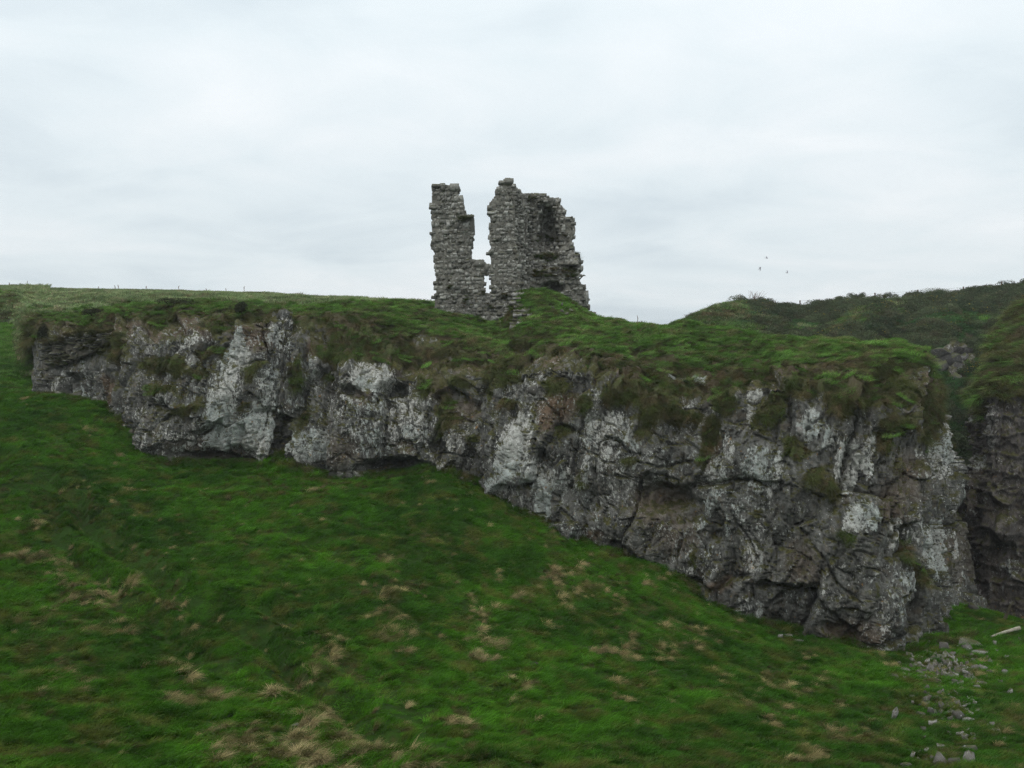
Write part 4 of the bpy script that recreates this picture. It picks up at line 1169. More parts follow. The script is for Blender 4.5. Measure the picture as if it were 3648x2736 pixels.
def courses(poly, Yf, wr, hr, thick, seed, proud=0.06, holes=(), skip=0.0, grow=0.10, split=0.3):
    """list of stones (centre, size, tilt, px area) laid in courses over a wall face drawn in photograph pixels"""
    r = random.Random(seed)
    us, vs_ = [p[0] for p in poly], [p[1] for p in poly]
    v = max(vs_)
    out = []
    while v > min(vs_) - 4:
        h = r.uniform(*hr) if not callable(hr) else hr(r, v)
        u = min(us) - r.uniform(0, wr[1])
        wob, tl = r.uniform(-2, 2), r.uniform(-0.025, 0.025)
        um = (min(us) + max(us)) / 2
        while u < max(us) + 4:
            w = r.uniform(*wr) * (1 if r.random() < 0.75 else 0.6)
            if r.random() < 0.08: w *= 1.3
            for (h_, v_o) in (((h, 0.0),) if r.random() > split else ((h * 0.42, h * 0.29), (h * 0.58, -h * 0.21))):
             cu, cv = u + w / 2, v - h / 2 + wob + tl * (u - um) + v_o + r.uniform(-1.2, 1.2)
             ok = inside(poly, cu, cv) or (inside(poly, cu - w * grow, cv) and inside(poly, cu - w * grow, cv + 2)) or inside(poly, cu + w * grow, cv)
             if ok and not any(inside(hh, cu, cv) for hh in holes) and r.random() >= skip:
                Y = Yf(cu, cv)
                d = thick * r.uniform(0.8, 1.2)
                pr = r.uniform(-proud, proud) + (0.10 if r.random() < 0.05 else 0)
                k = Y / FPX
                p = at(cu, cv, Y - pr + d / 2)
                hh_ = h_ * r.choice((0.92, 1.0, 1.08))
                out.append((p, (w * k * r.uniform(0.95, 1.06), d, hh_ * k * 1.02), (r.uniform(-.06, .06), r.uniform(-.17, .17), r.uniform(-.06, .06)), w * hh_))
            u += w
        v -= h
    return out


def lay(stones, parent, mats, limit, rest_name):
    """the largest stones as children of their own, the others joined in one part"""
    order = sorted(range(len(stones)), key=lambda i: -stones[i][3])
    pl = Vector(parent.location)
    mesh_cache = {}
    RV, RF, RR, nv = [], [], [], 0
    for q, i in enumerate(order):
        p, sz, rot, _ = stones[i]
        k = (i * 7) % len(BLK)
        if q < limit:
            if k not in mesh_cache: mesh_cache[k] = mesh_np('stone', BLK[k][0], BLK[k][1], mats[0])
            o = bpy.data.objects.new('stone', mesh_cache[k])
            o.parent = parent
            o.location = Vector(p) - pl; o.scale = sz; o.rotation_euler = rot
            COL.objects.link(o)
        else:
            V_ = (BLK[k][0] * np.array(sz)) @ np.array(Euler(rot).to_matrix()).T + np.array(p) - np.array(pl)
            RV.append(V_); RF.append(BLK[k][1] + nv); RR.append(np.full(len(V_), random.random())); nv += len(V_)
    if RV:
        o = obj(rest_name, mesh_np(rest_name, np.concatenate(RV), np.concatenate(RF), mats[1], False, {'rnd': ('FLOAT', np.concatenate(RR))}), parent)
        o['kind'] = 'stuff'


def core_mesh(name, poly, Yf, thick, cell, parent, mat, holes=(), inset=0.012):
    us, vs_ = [p[0] for p in poly], [p[1] for p in poly]
    nu, nv = int((max(us) - min(us)) / cell) + 2, int((max(vs_) - min(vs_)) / cell) + 2
    u0, v0 = min(us), min(vs_)
    on = {}
    for i in range(nu):
        for j in range(nv):
            cu, cv = u0 + (i + .5) * cell, v0 + (j + .5) * cell
            on[(i, j)] = inside(poly, cu, cv) and not any(inside(h, cu, cv) for h in holes)
    V_, F_, ix = [], [], {}
    r = random.Random(3)
    pl = np.array(parent.location)
    def vert(i, j, b):
        if (i, j, b) not in ix:
            u, v = u0 + i * cell, v0 + j * cell
            Y = Yf(u, v) + inset + r.uniform(-0.03, 0.03)
            ix[(i, j, b)] = len(V_)
            p = at(u + r.uniform(-1.5, 1.5), v + r.uniform(-1.5, 1.5), Y)
            if b: p = p + np.array([0, thick, 0])
            V_.append(p - pl)
        return ix[(i, j, b)]
    for (i, j), f in on.items():
        if not f: continue
        F_.append((vert(i, j, 0), vert(i, j + 1, 0), vert(i + 1, j + 1, 0), vert(i + 1, j, 0)))
        F_.append((vert(i, j, 1), vert(i + 1, j, 1), vert(i + 1, j + 1, 1), vert(i, j + 1, 1)))
        if not on.get((i - 1, j)): F_.append((vert(i, j, 0), vert(i, j, 1), vert(i, j + 1, 1), vert(i, j + 1, 0)))
        if not on.get((i + 1, j)): F_.append((vert(i + 1, j, 0), vert(i + 1, j + 1, 0), vert(i + 1, j + 1, 1), vert(i + 1, j, 1)))
        if not on.get((i, j - 1)): F_.append((vert(i, j, 0), vert(i + 1, j, 0), vert(i + 1, j, 1), vert(i, j, 1)))
        if not on.get((i, j + 1)): F_.append((vert(i, j + 1, 0), vert(i, j + 1, 1), vert(i + 1, j + 1, 1), vert(i + 1, j + 1, 0)))
    return obj(name, mesh_np(name, np.array(V_), np.array(F_), mat), parent)


# ------------------------------------------------------------------ the ruined tower
YT = 66.0
tower = empty('ruined_tower', tuple(at(1700, 1160, YT + 1)))
tag(tower, 'tall ruined grey stone tower with two broken pillars standing on the cliff top', 'tower')
FRONT = [(1539, 663), (1567, 658), (1600, 660), (1630, 660), (1632, 680), (1630, 694), (1646, 712), (1655, 737), (1659, 766), (1686, 768), (1687, 831), (1684, 840), (1688, 853), (1682, 862), (1681, 904), (1679, 922),
         (1693, 930), (1722, 927), (1736, 945), (1743, 962), (1749, 933), (1746, 907), (1741, 905), (1742, 893), (1748, 890), (1746, 853), (1742, 817), (1748, 795), (1748, 774), (1742, 768), (1737, 741), (1748, 721), (1757, 708),
         (1764, 694), (1767, 672), (1780, 658), (1780, 647), (1800, 640), (1823, 639), (1827, 654), (1836, 658), (1837, 700), (1834, 760), (1836, 850), (1850, 910), (1855, 1000), (1850, 1060), (1835, 1100), (1835, 1185), (1620, 1185), (1545, 1115),
         (1550, 1077), (1552, 1034), (1554, 1001), (1550, 947), (1547, 889), (1539, 886)]
SLOT = [(1722, 978), (1748, 978), (1751, 1040), (1732, 1046), (1722, 1004)]


def y_front(u, v):
    y = YT + 0.0008 * (v - 650)
    y += 0.45 * max(0, 1 - math.hypot((u - 1800) / 34, (v - 1066) / 16))
    y += 0.5 * max(0, 1 - math.hypot((u - 1655) / 22, (v - 1045) / 10))
    y += 0.35 * max(0, min(1, (u - 1660) / 30)) * (1 if 780 < v < 930 and u < 1700 else 0)
    return y


RW = [(1845, 678), (1870, 693), (1890, 690), (1930, 689), (1940, 697), (1965, 704), (1994, 708), (1996, 730), (2010, 742), (2012, 772), (2038, 775), (2040, 786), (2047, 800), (2049, 825), (2040, 855), (2038, 880), (2048, 905), (2062, 912),
      (2063, 945), (1870, 945), (1850, 800)]


def y_back(u, v):
    y = 68.4 - 0.9 * max(0, min(1, (u - 1985) / 60))
    y += 1.7 * max(0, 1 - math.hypot((u - 1952) / 42, (v - 835) / 110) ** 2)
    y -= 0.5 * max(0, 1 - math.hypot((u - 1940) / 50, (v - 715) / 24))
    y -= 0.9 * max(0, (v - 860) / 85)
    return y


MID = [(1832, 662), (1850, 679), (1872, 694), (1884, 760), (1880, 860), (1876, 915), (1890, 945), (1904, 990), (1924, 1028), (1932, 1070), (1832, 1110)]


def y_mid(u, v): return YT + 0.25 + 0.020 * max(0, u - 1834) * (1 if v < 930 else 0.75)


LED = [(1885, 928), (1950, 924), (2060, 916), (2072, 945), (2073, 962), (2066, 972), (2068, 985), (2064, 1000), (2072, 1012), (2085, 1030), (2090, 1050), (2094, 1075), (2098, 1110), (2140, 1140), (2140, 1170), (1895, 1170), (1890, 1000)]


def y_led(u, v):
    y = 67.1 + 0.012 * max(0, 985 - v)
    y += 1.5 * max(0, 1 - math.hypot((u - 1968) / 48, (v - 1026) / 26) ** 2)
    y += 0.7 * max(0, (u - 2040) / 60)
    return y


def h_front(r, v): return r.uniform(13, 22) if v < 830 else (r.uniform(9, 17) if v < 1060 else r.uniform(11, 19))


st = courses(FRONT, y_front, (9, 23), h_front, 0.55, 1, 0.030, (SLOT,), 0.0, 0.0, 0.22)
st += courses(RW, y_back, (9, 20), (8, 17), 0.7, 2, 0.12, (), 0, 0.0)
st += courses(MID, y_mid, (8, 18), (7, 14), 0.6, 3, 0.13, (), 0, 0.0)
st += courses(LED, y_led, (10, 24), (8, 17), 0.8, 4, 0.16, (), 0, 0.05)
# loose cap stones and a few that stick out, as seen on the skyline
for (u, v, w, h) in [(1556, 664, 34, 14), (1577, 662, 20, 15), (1618, 668, 30, 26), (1790, 652, 26, 14), (1812, 648, 30, 22), (1830, 664, 14, 14), (1672, 772, 30, 12), (1678, 800, 24, 52), (1744, 741, 16, 18), (1752, 760, 30, 14), (1747, 900, 12, 16), (1710, 940, 34, 26), (1733, 955, 14, 22),
                     (1985, 722, 22, 22), (2027, 781, 20, 12), (2056, 928, 16, 30), (2068, 957, 14, 22), (1866, 765, 22, 14), (2086, 1060, 16, 50), (2095, 1095, 12, 20), (2110, 1120, 20, 20), (1935, 700, 24, 14), (1905, 700, 26, 16)]:
    Y = y_front(u, v) if u < 1840 else (y_back(u, v) if v < 915 else y_led(u, v) - 0.1)
    st.append((at(u, v, Y + 0.28), (w * Y / FPX, 0.7, h * Y / FPX), (0.03, random.uniform(-.08, .08), 0.05), 9999))
lay(st, tower, (M['stone'], M['rubble']), 300, 'rubble_masonry')
core_mesh('wall_core', FRONT, y_front, 1.15, 5, tower, M['core'], (SLOT,))
core_mesh('wall_core', RW, y_back, 1.5, 6, tower, M['core'])
core_mesh('wall_core', MID, y_mid, 1.6, 6, tower, M['core'])
core_mesh('wall_core', LED, y_led, 2.2, 6, tower, M['core'])


def tube_mesh(name, pts, rad, mat, sides=7, seed=0, rough=0.0):
    pts = np.array(pts, float)
    rad = np.broadcast_to(np.asarray(rad, float), (len(pts),))
    r = np.random.default_rng(seed)
    V_, F_ = [], []
    t = np.gradient(pts, axis=0); t /= np.linalg.norm(t, axis=1, keepdims=True)
    a0 = np.array([0.3, 0.2, 1.0]) if abs(t[0, 2]) < 0.9 else np.array([1.0, 0.2, 0.1])
    for p, d, q in zip(pts, t, rad):
        x = np.cross(d, a0); x /= np.linalg.norm(x); y = np.cross(d, x)
        for s_ in range(sides):
            a = 2 * math.pi * s_ / sides
            k = q * (1 + r.uniform(-rough, rough))
            V_.append(p + x * k * math.cos(a) + y * k * math.sin(a))
    n = len(pts)
    for i in range(n - 1):
        for s_ in range(sides):
            b, c = i * sides + s_, i * sides + (s_ + 1) % sides
            F_.append((b, c, c + sides, b + sides))
    for e_, base in ((pts[0], 0), (pts[-1], (n - 1) * sides)):
        V_.append(e_)
        for s_ in range(sides):
            F_.append((len(V_) - 1, base + s_, base + (s_ + 1) % sides, base + (s_ + 1) % sides))
    Q = [f for f in F_ if f[2] != f[3]]
    T_ = [f[:3] for f in F_ if f[2] == f[3]]
    me = bpy.data.meshes.new(name)
    me.from_pydata([tuple(v) for v in V_], [], [tuple(int(i) for i in f) for f in Q] + [tuple(int(i) for i in f) for f in T_])
    me.materials.append(mat)
    return me


pl = np.array(tower.location)
rod = obj('rod', tube_mesh('rod', [at(1873, 762, 66.9) - pl, at(1874, 800, 66.95) - pl, at(1873, 850, 66.95) - pl, at(1871, 918, 66.95) - pl], 0.035, M['scree'], 6), tower)
rod['label'] = 'pale thin upright line on the broken wall end'
obj('branch', tube_mesh('branch', [at(2060, 1000, 67.3) - pl, at(2074, 985, 67.2) - pl, at(2080, 980, 67.2) - pl, at(2086, 983, 67.2) - pl], [0.05, 0.04, 0.05, 0.02], M['wood_dark'], 6), tower)


def tuft_part(name, spots, parent, meshes, seed):
    """real blades growing on ledges, joined as one part"""
    r = random.Random(seed)
    pl_ = np.array(parent.location)
    for mi, me in enumerate(meshes):
        n = len(me.vertices); co = np.empty(n * 3, np.float32); me.vertices.foreach_get('co', co); co = co.reshape(-1, 3)
        nl = len(me.loops); li_ = np.empty(nl, np.int32); me.loops.foreach_get('vertex_index', li_); tri = li_.reshape(-1, 3)
        bl = np.empty(n, np.float32); me.attributes['blade'].data.foreach_get('value', bl)
        V_, F_, B_ = [], [], []
        for (u, v, Y, s_) in spots[mi::len(meshes)]:
            rz = np.array(Euler((r.uniform(-.3, .3), r.uniform(-.3, .3), r.uniform(-2.6, -0.5))).to_matrix())
            F_.append(tri + n * len(V_)); V_.append((co * s_) @ rz.T + at(u, v, Y) - pl_); B_.append(bl)
        if V_:
            o = obj(name, mesh_np(name, np.concatenate(V_), np.concatenate(F_), me.materials[0], False, {'blade': ('FLOAT', np.concatenate(B_))}), parent)
            o['kind'] = 'stuff'


sp2 = [(random.gauss(1652, 8), random.uniform(776, 790), YT - 0.1, 0.55) for _ in range(14)]
for _ in range(95):
    u = random.uniform(1885, 2058); sp2.append((u, random.uniform(905, 935) + 8 * (u < 1930), y_led(u, 925) + random.uniform(-0.1, 0.5), random.uniform(0.5, 0.85)))
for _ in range(50):
    u = random.uniform(1890, 2050); v = random.uniform(955, 988); sp2.append((u, v, y_led(u, v) - 0.1, random.uniform(0.35, 0.7)))
for _ in range(16):
    u, v = random.gauss(1960, 20), random.gauss(852, 8); sp2.append((u, v, y_back(u, v) - 0.1, 0.55))
for (cu, cv) in [(1602, 1022), (1660, 1070), (1746, 1094), (1655, 1048), (1800, 1050), (1720, 1040)]:
    for _ in range(5): u, v = random.gauss(cu, 5), random.gauss(cv, 5); sp2.append((u, v, y_front(u, v) - 0.08, 0.4))
for _ in range(14): sp2.append((random.uniform(1860, 1935), 702 + random.uniform(0, 14), 68.2, 0.35))
hang_protos = [o.data for o in PR['hang'].objects]
tuft_part('ledge_grass', sp2, tower, [hang_protos[0], hang_protos[3], hang_protos[1], hang_protos[4]], 5)

# broken stub of wall in the bank at the tower's foot
stub = empty('wall_stub', tuple(at(1840, 1165, 61)))
tag(stub, 'low broken wall end of pale stones poking from the bank below the tower', 'wall', None, 'thing')
STUB = [(1829, 1038), (1856, 1032), (1862, 1052), (1850, 1080), (1880, 1098), (1915, 1108), (1905, 1126), (1860, 1128), (1856, 1146), (1845, 1174), (1830, 1176)]


def y_stub(u, v): return float(np.interp(v, [1045, 1100, 1172], [65.4, 63.2, 59.3])) - 0.25


lay(courses(STUB, y_stub, (14, 32), (11, 20), 0.8, 6, 0.12), stub, (M['scree'], M['scree_small']), 120, 'small_stones')

# retaining wall of thin stones at the left end of the cliff
dsw = empty('dry_stone_wall', tuple(at(270, 1330, 60)))
tag(dsw, 'old dry stone wall of thin dark stones under turf at the cliff end', 'wall', None, 'thing')
DSW = [(150, 1222), (200, 1206), (253, 1194), (330, 1188), (384, 1186), (380, 1215), (350, 1240), (300, 1270), (226, 1300), (152, 1322)]


def y_dsw(u, v): return float(np.interp(u, [150, 215, 300, 385, 410], [62.35, 61.4, 60.2, 58.8, 58.5])) - 0.12 - 0.006 * (1337 - v) * 0


lay(courses(DSW, y_dsw, (9, 28), (5, 12), 0.6, 8, 0.15, (), 0.30, 0.1, 0.4), dsw, (M['wallstone'], M['scree_small']), 300, 'small_stones')
core_mesh('wall_core', DSW, y_dsw, 0.9, 7, dsw, M['earth'], (), 0.12)

wp = []
for _ in range(46):
    u = random.uniform(150, 400); wp.append((u, float(np.interp(u, [146, 253, 398], [1222, 1190, 1176])) + random.uniform(-4, 14), y_dsw(u, 0) - 0.1, random.uniform(0.5, 0.9)))
for _ in range(40):
    u, v = random.choice([(300, 1240), (335, 1215), (200, 1290), (360, 1255), (255, 1300)]); u += random.gauss(0, 14); v += random.gauss(0, 8)
    wp.append((u, v, y_dsw(u, v) - 0.12, random.uniform(0.35, 0.6)))
tuft_part('wall_grass', wp, dsw, [hang_protos[0], hang_protos[3], hang_protos[1], hang_protos[4]], 15)

# ------------------------------------------------------------------ loose stones on the slope
SHM = {}


def shard(kind, name='rock', mat='scree'):
    if (kind, mat) not in SHM: SHM[(kind, mat)] = mesh_np('rock', SHD[kind][0], SHD[kind][1], M[mat])
    return bpy.data.objects.new(name, SHM[(kind, mat)])


ROCKS = [(3445, 2318, 36, 26, 0.6, 'grey slab leaning against a flat slab left of the pale log'), (3495, 2330, 56, 20, 0.8, 'broad pale flat slab just below the pale log'), (3459, 2303, 72, 18, 0.8, 'wide dark flat slab behind two paler slabs below the log'),
         (3361, 2320, 38, 34, 0.8, 'brownish lump of rock left of the flat slabs'), (3231, 2398, 30, 24, 0.8, 'grey rounded stone left of the rubble heap'), (3188, 2416, 28, 18, 0.8, 'low grey stone farthest left beside the rubble heap'),
         (3343, 2416, 18, 36, 0.4, 'pale upright pointed shard in front of the rubble heap'), (3318, 2398, 22, 18, 0.8, 'grey stone on the left shoulder of the rubble heap'), (3286, 2419, 32, 11, 0.8, 'flat grey stone at the left foot of the rubble heap'),
         (3327, 2430, 24, 14, 0.8, 'small flat stone at the lower edge of the rubble heap'), (3412, 2399, 26, 18, 0.8, 'blocky grey stone in the middle of the rubble heap'), (3372, 2410, 24, 18, 0.8, 'grey stone right of the upright shard in the heap'),
         (3582, 2403, 27, 20, 0.8, 'lone triangular pale stone near the right edge of the slope'), (3481, 2456, 26, 16, 0.8, 'lone grey stone below the right end of the rubble heap'), (3295, 2478, 17, 26, 0.5, 'small yellowish upright stone below the rubble heap'),
         (3380, 2517, 32, 16, 0.8, 'low flat stone in dry grass above the paired rocks'), (3349, 2501, 18, 14, 0.8, 'small stone in dry grass left of a flat stone'), (3249, 2486, 22, 10, 0.8, 'small flat stone left of the yellowish upright stone'),
         (3190, 2568, 34, 42, 0.6, 'lone pale slanting block standing in green grass'), (3315, 2547, 20, 34, 0.7, 'narrow tall stone between the pale block and paired rocks'), (3412, 2562, 38, 36, 0.8, 'pale rock, left one of a touching pair'),
         (3447, 2574, 44, 22, 0.6, 'flat tilted slab, right one of a touching pair'), (3438, 2532, 20, 10, 0.8, 'small pale chip just above the touching pair of rocks'), (3436, 2639, 42, 22, 0.8, 'mottled low rock between the pair and the bottom rocks'),
         (3351, 2722, 42, 42, 0.8, 'grey rock at the bottom edge, left of the group'), (3401, 2730, 40, 34, 0.6, 'slanting grey slab in the middle of the bottom group'), (3445, 2720, 50, 52, 0.8, 'largest pale rock of the group at the bottom edge'),
         (3302, 2715, 24, 14, 0.8, 'small stone left of the rocks at the bottom edge'), (3523, 2718, 26, 14, 0.8, 'small dark stone right of the rocks at the bottom edge'), (2780, 2273, 18, 14, 0.8, 'small grey stone, left of three at the cliff foot'),
         (2809, 2272, 26, 14, 0.8, 'grey stone, middle of three at the cliff foot'), (2843, 2288, 30, 18, 0.8, 'pale stone, right of three at the cliff foot'), (3477, 2172, 58, 26, 0.8, 'white lichened rock on the grass lip before the dark cliff'),
         (1055, 2592, 30, 12, 0.8, 'lone dark stone among straw tussocks at bottom left'), (1915, 2372, 14, 12, 0.8, 'single small pale stone alone in mid slope grass')]
for i, (u, v, w, h, dp, lab) in enumerate(ROCKS):
    p = hit(u / DK, v / DK, ground_z)
    k = p[1] / FPX
    o = shard(i % len(SHD)); COL.objects.link(o)
    o.scale = (w * k * 1.15, w * k * dp, h * k * 1.5)
    o.rotation_euler = (random.uniform(-.4, .4), random.uniform(-.35, .35), random.uniform(-.8, .8))
    o.location = (p[0], p[1], float(ground_z(p[0], p[1])) + h * k * 0.20)
    tag(o, lab, 'rock', 'loose rocks below the cliff')
RV, RF, RR, nv = [], [], [], 0
FX = [atd(*b)[0] for b in BASE]; FY = [b[2] for b in BASE]
for i in range(760):
    if i >= 580:
        x_ = random.uniform(-27, 20); u, v = proj(np.array([x_, float(np.interp(x_, FX, FY)) - abs(random.gauss(0.1, 0.5)), 0.0])); y_ = float(np.interp(x_, FX, FY)) - abs(random.gauss(0.1, 0.5))
        u, v = proj(np.array([x_, y_, float(ground_z(np.array([x_]), np.array([y_]))[0])]))
    elif i < 260: u, v = random.gauss(3370, 78), random.gauss(2386, 30)
    elif i < 350: u, v = random.gauss(3370, 50), random.gauss(2520, 26)
    else: u, v = random.gauss(3390, 110), random.uniform(2280, 2736)
    p = hit(u / DK, v / DK, ground_z); p[2] = ground_z(p[0], p[1])
    sz = random.uniform(0.04, 0.34) ** 1.3 * 1.25 * (1 if i < 260 else 0.8 if i < 580 else 0.9) * (1.5 if random.random() < 0.1 else 1)
    Vv, Ff = SHD[i % len(SHD)]
    m3 = np.array(Euler((random.uniform(0, 6), random.uniform(0, 6), random.uniform(0, 6))).to_matrix())
    RV.append((Vv * np.array([1.3, 1.0, 0.55]) * sz) @ m3.T + p + np.array([0, 0, sz * 0.10 + (0.08 * math.exp(-((u - 3390) / 60) ** 2 - ((v - 2388) / 20) ** 2))])); RF.append(Ff + nv); RR.append(np.full(len(Vv), random.random())); nv += len(Vv)
scree = obj('scree', mesh_np('scree', np.concatenate(RV), np.concatenate(RF), M['scree_small'], False, {'rnd': ('FLOAT', np.concatenate(RR))}))
tag(scree, 'heap of small broken grey stones in the grass at lower right', 'scree', None, 'stuff')

MOUND = [(1967, 1096, 22, 9, 'low grey stone, leftmost in the grassy bank by the tower'), (2002, 1104, 16, 9, 'pale pinkish stone in the grassy bank below the tower'), (2016, 1116, 22, 9, 'flat pale stone, lowest in the grassy bank by the tower'),
         (2001, 1082, 8, 9, 'smallest pale stone, highest in the grassy bank by the tower'), (2034, 1103, 20, 8, 'pale stone, rightmost in the grassy bank by the tower')]
for i, (u, v, w, h, lab) in enumerate(MOUND):
    p, n_ = cliff_at(u, v)
    k = p[1] / FPX
    o = shard((i + 3) % len(SHD)); COL.objects.link(o)
    o.scale = (w * k, w * k * 0.8, h * k * 1.6); o.rotation_euler = (0.2, random.uniform(-.2, .2), random.uniform(-1, 1))
    o.location = tuple(p + np.array([0, -0.12, 0.1]))
    tag(o, lab, 'stone', 'stones in the bank under the tower')

# separate blocks that stand clear of the cliff face
for i, (u, v, w, h) in enumerate([(1892, 1385, 40, 46), (262, 1410, 62, 50), (212, 1412, 34, 32), (2850, 1530, 30, 44), (3395, 1475, 34, 22)]):
    p, n_ = cliff_at(u, v)
    k = p[1] / FPX
    o = shard((i + 5) % len(SHD), 'rock', 'scree'); COL.objects.link(o)
    o.parent = cliff
    o.scale = (w * k, w * k * 0.8, h * k); o.rotation_euler = (random.uniform(-.2, .2), random.uniform(-.3, .3), random.uniform(-.5, .5))
    o.location = tuple(p + n_ * 0.02)

# broken outcrop on the far hillside
UO, VO = proj(P3d)
for i in range(26):
    u, v = random.gauss(3400, 42), random.gauss(1288, 26) - 0
    j = np.argmin((UO - u) ** 2 + (VO - v) ** 2)
    p = P3d.reshape(-1, 3)[j]; n_ = N3d.reshape(-1, 3)[j]
    o = shard(i % len(SHD), 'rock', 'outcrop'); COL.objects.link(o)
    o.parent = hill
    w = random.uniform(0.7, 2.0)
    o.scale = (w, w * 0.8, w * random.uniform(0.5, 1.1)); o.rotation_euler = (random.uniform(-.5, .5), random.uniform(-.5, .5), random.uniform(-2, 2))
    o.location = tuple(p - n_ * w * 0.12)

# ------------------------------------------------------------------ timber
a, b = hit(3532 / DK, 2277 / DK, ground_z), hit(3631 / DK, 2256 / DK, ground_z)
a[2] = ground_z(a[0], a[1]) + 0.08; b[2] = ground_z(b[0], b[1]) + 0.22
b = at(3631, 2251, b[1]) if b[2] < at(3631, 2251, b[1])[2] else b
lg = obj('log', tube_mesh('log', [a + (b - a) * t + np.array([0, 0, 0.02 * math.sin(3 * t)]) for t in np.linspace(0, 1, 9)], np.linspace(0.045, 0.085, 9), M['wood_pale'], 9, 3, 0.12))
tag(lg, 'bleached pale log lying on the grass at the right edge', 'log')
a = hit(3575 / DK, 2214 / DK, ground_z)
pp = [at(3575 + 27 * t, 2214 - 62 * t, a[1]) for t in np.linspace(0, 1, 7)]
lp = obj('leaning_post', tube_mesh('leaning_post', pp, np.linspace(0.075, 0.06, 7), M['wood_dark'], 8, 4, 0.2))
tag(lp, 'dark mossy wooden post leaning right in front of the dark cliff', 'post')
pp = [at(148 + 3 * t, 1400 - 66 * t, 61.9) for t in np.linspace(0, 1, 6)]
cp = obj('corner_post', tube_mesh('corner_post', pp, 0.06, M['wood_dark'], 8, 5, 0.15))
tag(cp, 'dark upright post under the left corner of the dry stone wall', 'post')

fence = empty('wire_fence', tuple(at(3200, 1060, 117)))
tag(fence, 'wire fence with slim brown posts along the right hill skyline', 'fence')
fl = np.array(fence.location)
tops = []
for (u, v, h) in [(2850, 1070, 18), (3117, 1043, 18), (3270, 1032, 18), (3432, 1021, 14), (3511, 1015, 14), (3569, 1002, 24)]:
    top, bot = at(u, v, 116.6), at(u, v + h + 22, 116.6)
    obj('post', tube_mesh('post', [bot - fl, (bot + top) / 2 - fl, top - fl], 0.075, M['post'], 6), fence)
    tops.append(top - fl)
for dz in (0.08, 0.32):
    w_ = []
    for p, q in zip(tops[:-1], tops[1:]):
        w_ += [p + (q - p) * t - np.array([0, 0, dz + 0.05 * math.sin(math.pi * t)]) for t in np.linspace(0, 1, 8)[:-1]]
    w_.append(tops[-1] - np.array([0, 0, dz]))
    obj('wire', tube_mesh('wire', w_, 0.008, M['wire'], 4), fence)

# ------------------------------------------------------------------ bushes and weeds on the skylines
UH, VH = [a_.ravel() for a_ in proj(P3d)]


def bush(u, v, w, h, Y, lab, seed, kind='round', tilt=0.0, tall=False):
    k = Y / FPX
    cand = np.where(np.abs(UH - u) < 14, VH, 1e9); j = np.argmin(cand)
    Y = P3d.reshape(-1, 3)[j, 1]; k = Y / FPX
    base = P3d.reshape(-1, 3)[j] + np.array([0, 0, 0.35]); base[0] = at(u, v, Y)[0]
    t = empty('gorse_bush', tuple(base))
    t.rotation_euler = (0, tilt, 0)
    tag(t, lab, 'bush', 'bushes along the right skyline')
    if kind == 'round':
        me = bush_mesh('crown', 2200, w * k * 0.5, h * k * 0.8, 0.10, M['scrub'], seed)
        c = obj('crown', me, t, (0, 0, h * k * (0.25 if tall else -0.15)))
        r = random.Random(seed)
        pts = [np.array([0, 0, -0.7]), np.array([0.03, 0, h * k * 0.3]), np.array([r.uniform(-.1, .1), 0, h * k * 0.7])]
        obj('trunk', tube_mesh('trunk', pts, [0.05, 0.04, 0.02], M['wood_dark'], 6), t)
    else:
        r = random.Random(seed)
        for q in range(26):
            a = r.gauss(0, 0.45); L_ = h * k * r.uniform(0.6, 1.15)
            x0 = r.uniform(-0.4, 0.4) * w * k
            pts = [np.array([x0, r.uniform(-.3, .3), -0.6]), np.array([x0 + 0.4 * L_ * math.sin(a), 0, 0.5 * L_]), np.array([x0 + L_ * math.sin(a), 0, L_])]
            obj('twig', tube_mesh('twig', pts, [0.022, 0.016, 0.006], M['stalk'], 4), t)
    return t


bush(2689, 1046, 48, 34, 113, 'bare spiky shrub, leftmost bush on the right skyline', 1, 'twiggy')
bush(2740, 1062, 60, 18, 113, 'thin low bare shrub next to the spiky shrub on the skyline', 2, 'twiggy')
bush(2797, 1066, 44, 26, 113.5, 'small dark round bush left of the first fence post', 3)
bush(2910, 1060, 66, 30, 114, 'broad dark bush between fence post and windswept bushes', 4)
bush(2989, 1052, 36, 22, 114.5, 'lowest and leftmost of three windswept tufted bushes', 5, 'round', 0.25, True)
bush(3040, 1042, 40, 30, 114.5, 'middle windswept tufted bush with a rounded dark crown', 6, 'round', 0.0, True)
bush(3076, 1038, 34, 28, 115, 'rightmost windswept tufted bush, leaning up to the left', 7, 'round', -0.35, True)
bush(3172, 1036, 64, 32, 115, 'dome shaped dark bush between two skyline fence posts', 8)
bush(3345, 1024, 110, 34, 115.5, 'widest dark bush mound on the right skyline', 9)

for (u, v, w, h, lab, sd_) in [(618, 1066, 150, 26, 'long low dark shrub on the turf above the pale cliff slab', 21), (862, 1092, 60, 34, 'small dark shrub on the turf edge right of the long low shrub', 22), (330, 1102, 80, 30, 'dark shrub on the turf above the dry stone wall', 23), (150, 1175, 46, 70, 'tall dark shrub at the upper left end of the dry stone wall', 24)]:
    p, n_ = cliff_at(u, v + h * 0.7)
    k = p[1] / FPX
    t = empty('low_shrub', tuple(p + np.array([0, -0.1, 0.05])))
    tag(t, lab, 'shrub', 'dark shrubs on the left cliff top')
    obj('crown', bush_mesh('crown', 1900, w * k * 0.5, h * k * 1.0, 0.10, M['shrub'], sd_), t)
    obj('stem', tube_mesh('stem', [(0, 0, -0.3), (0.02, 0, 0.1), (0.05, 0, h * k * 0.5)], [0.04, 0.03, 0.015], M['wood_dark'], 6), t)

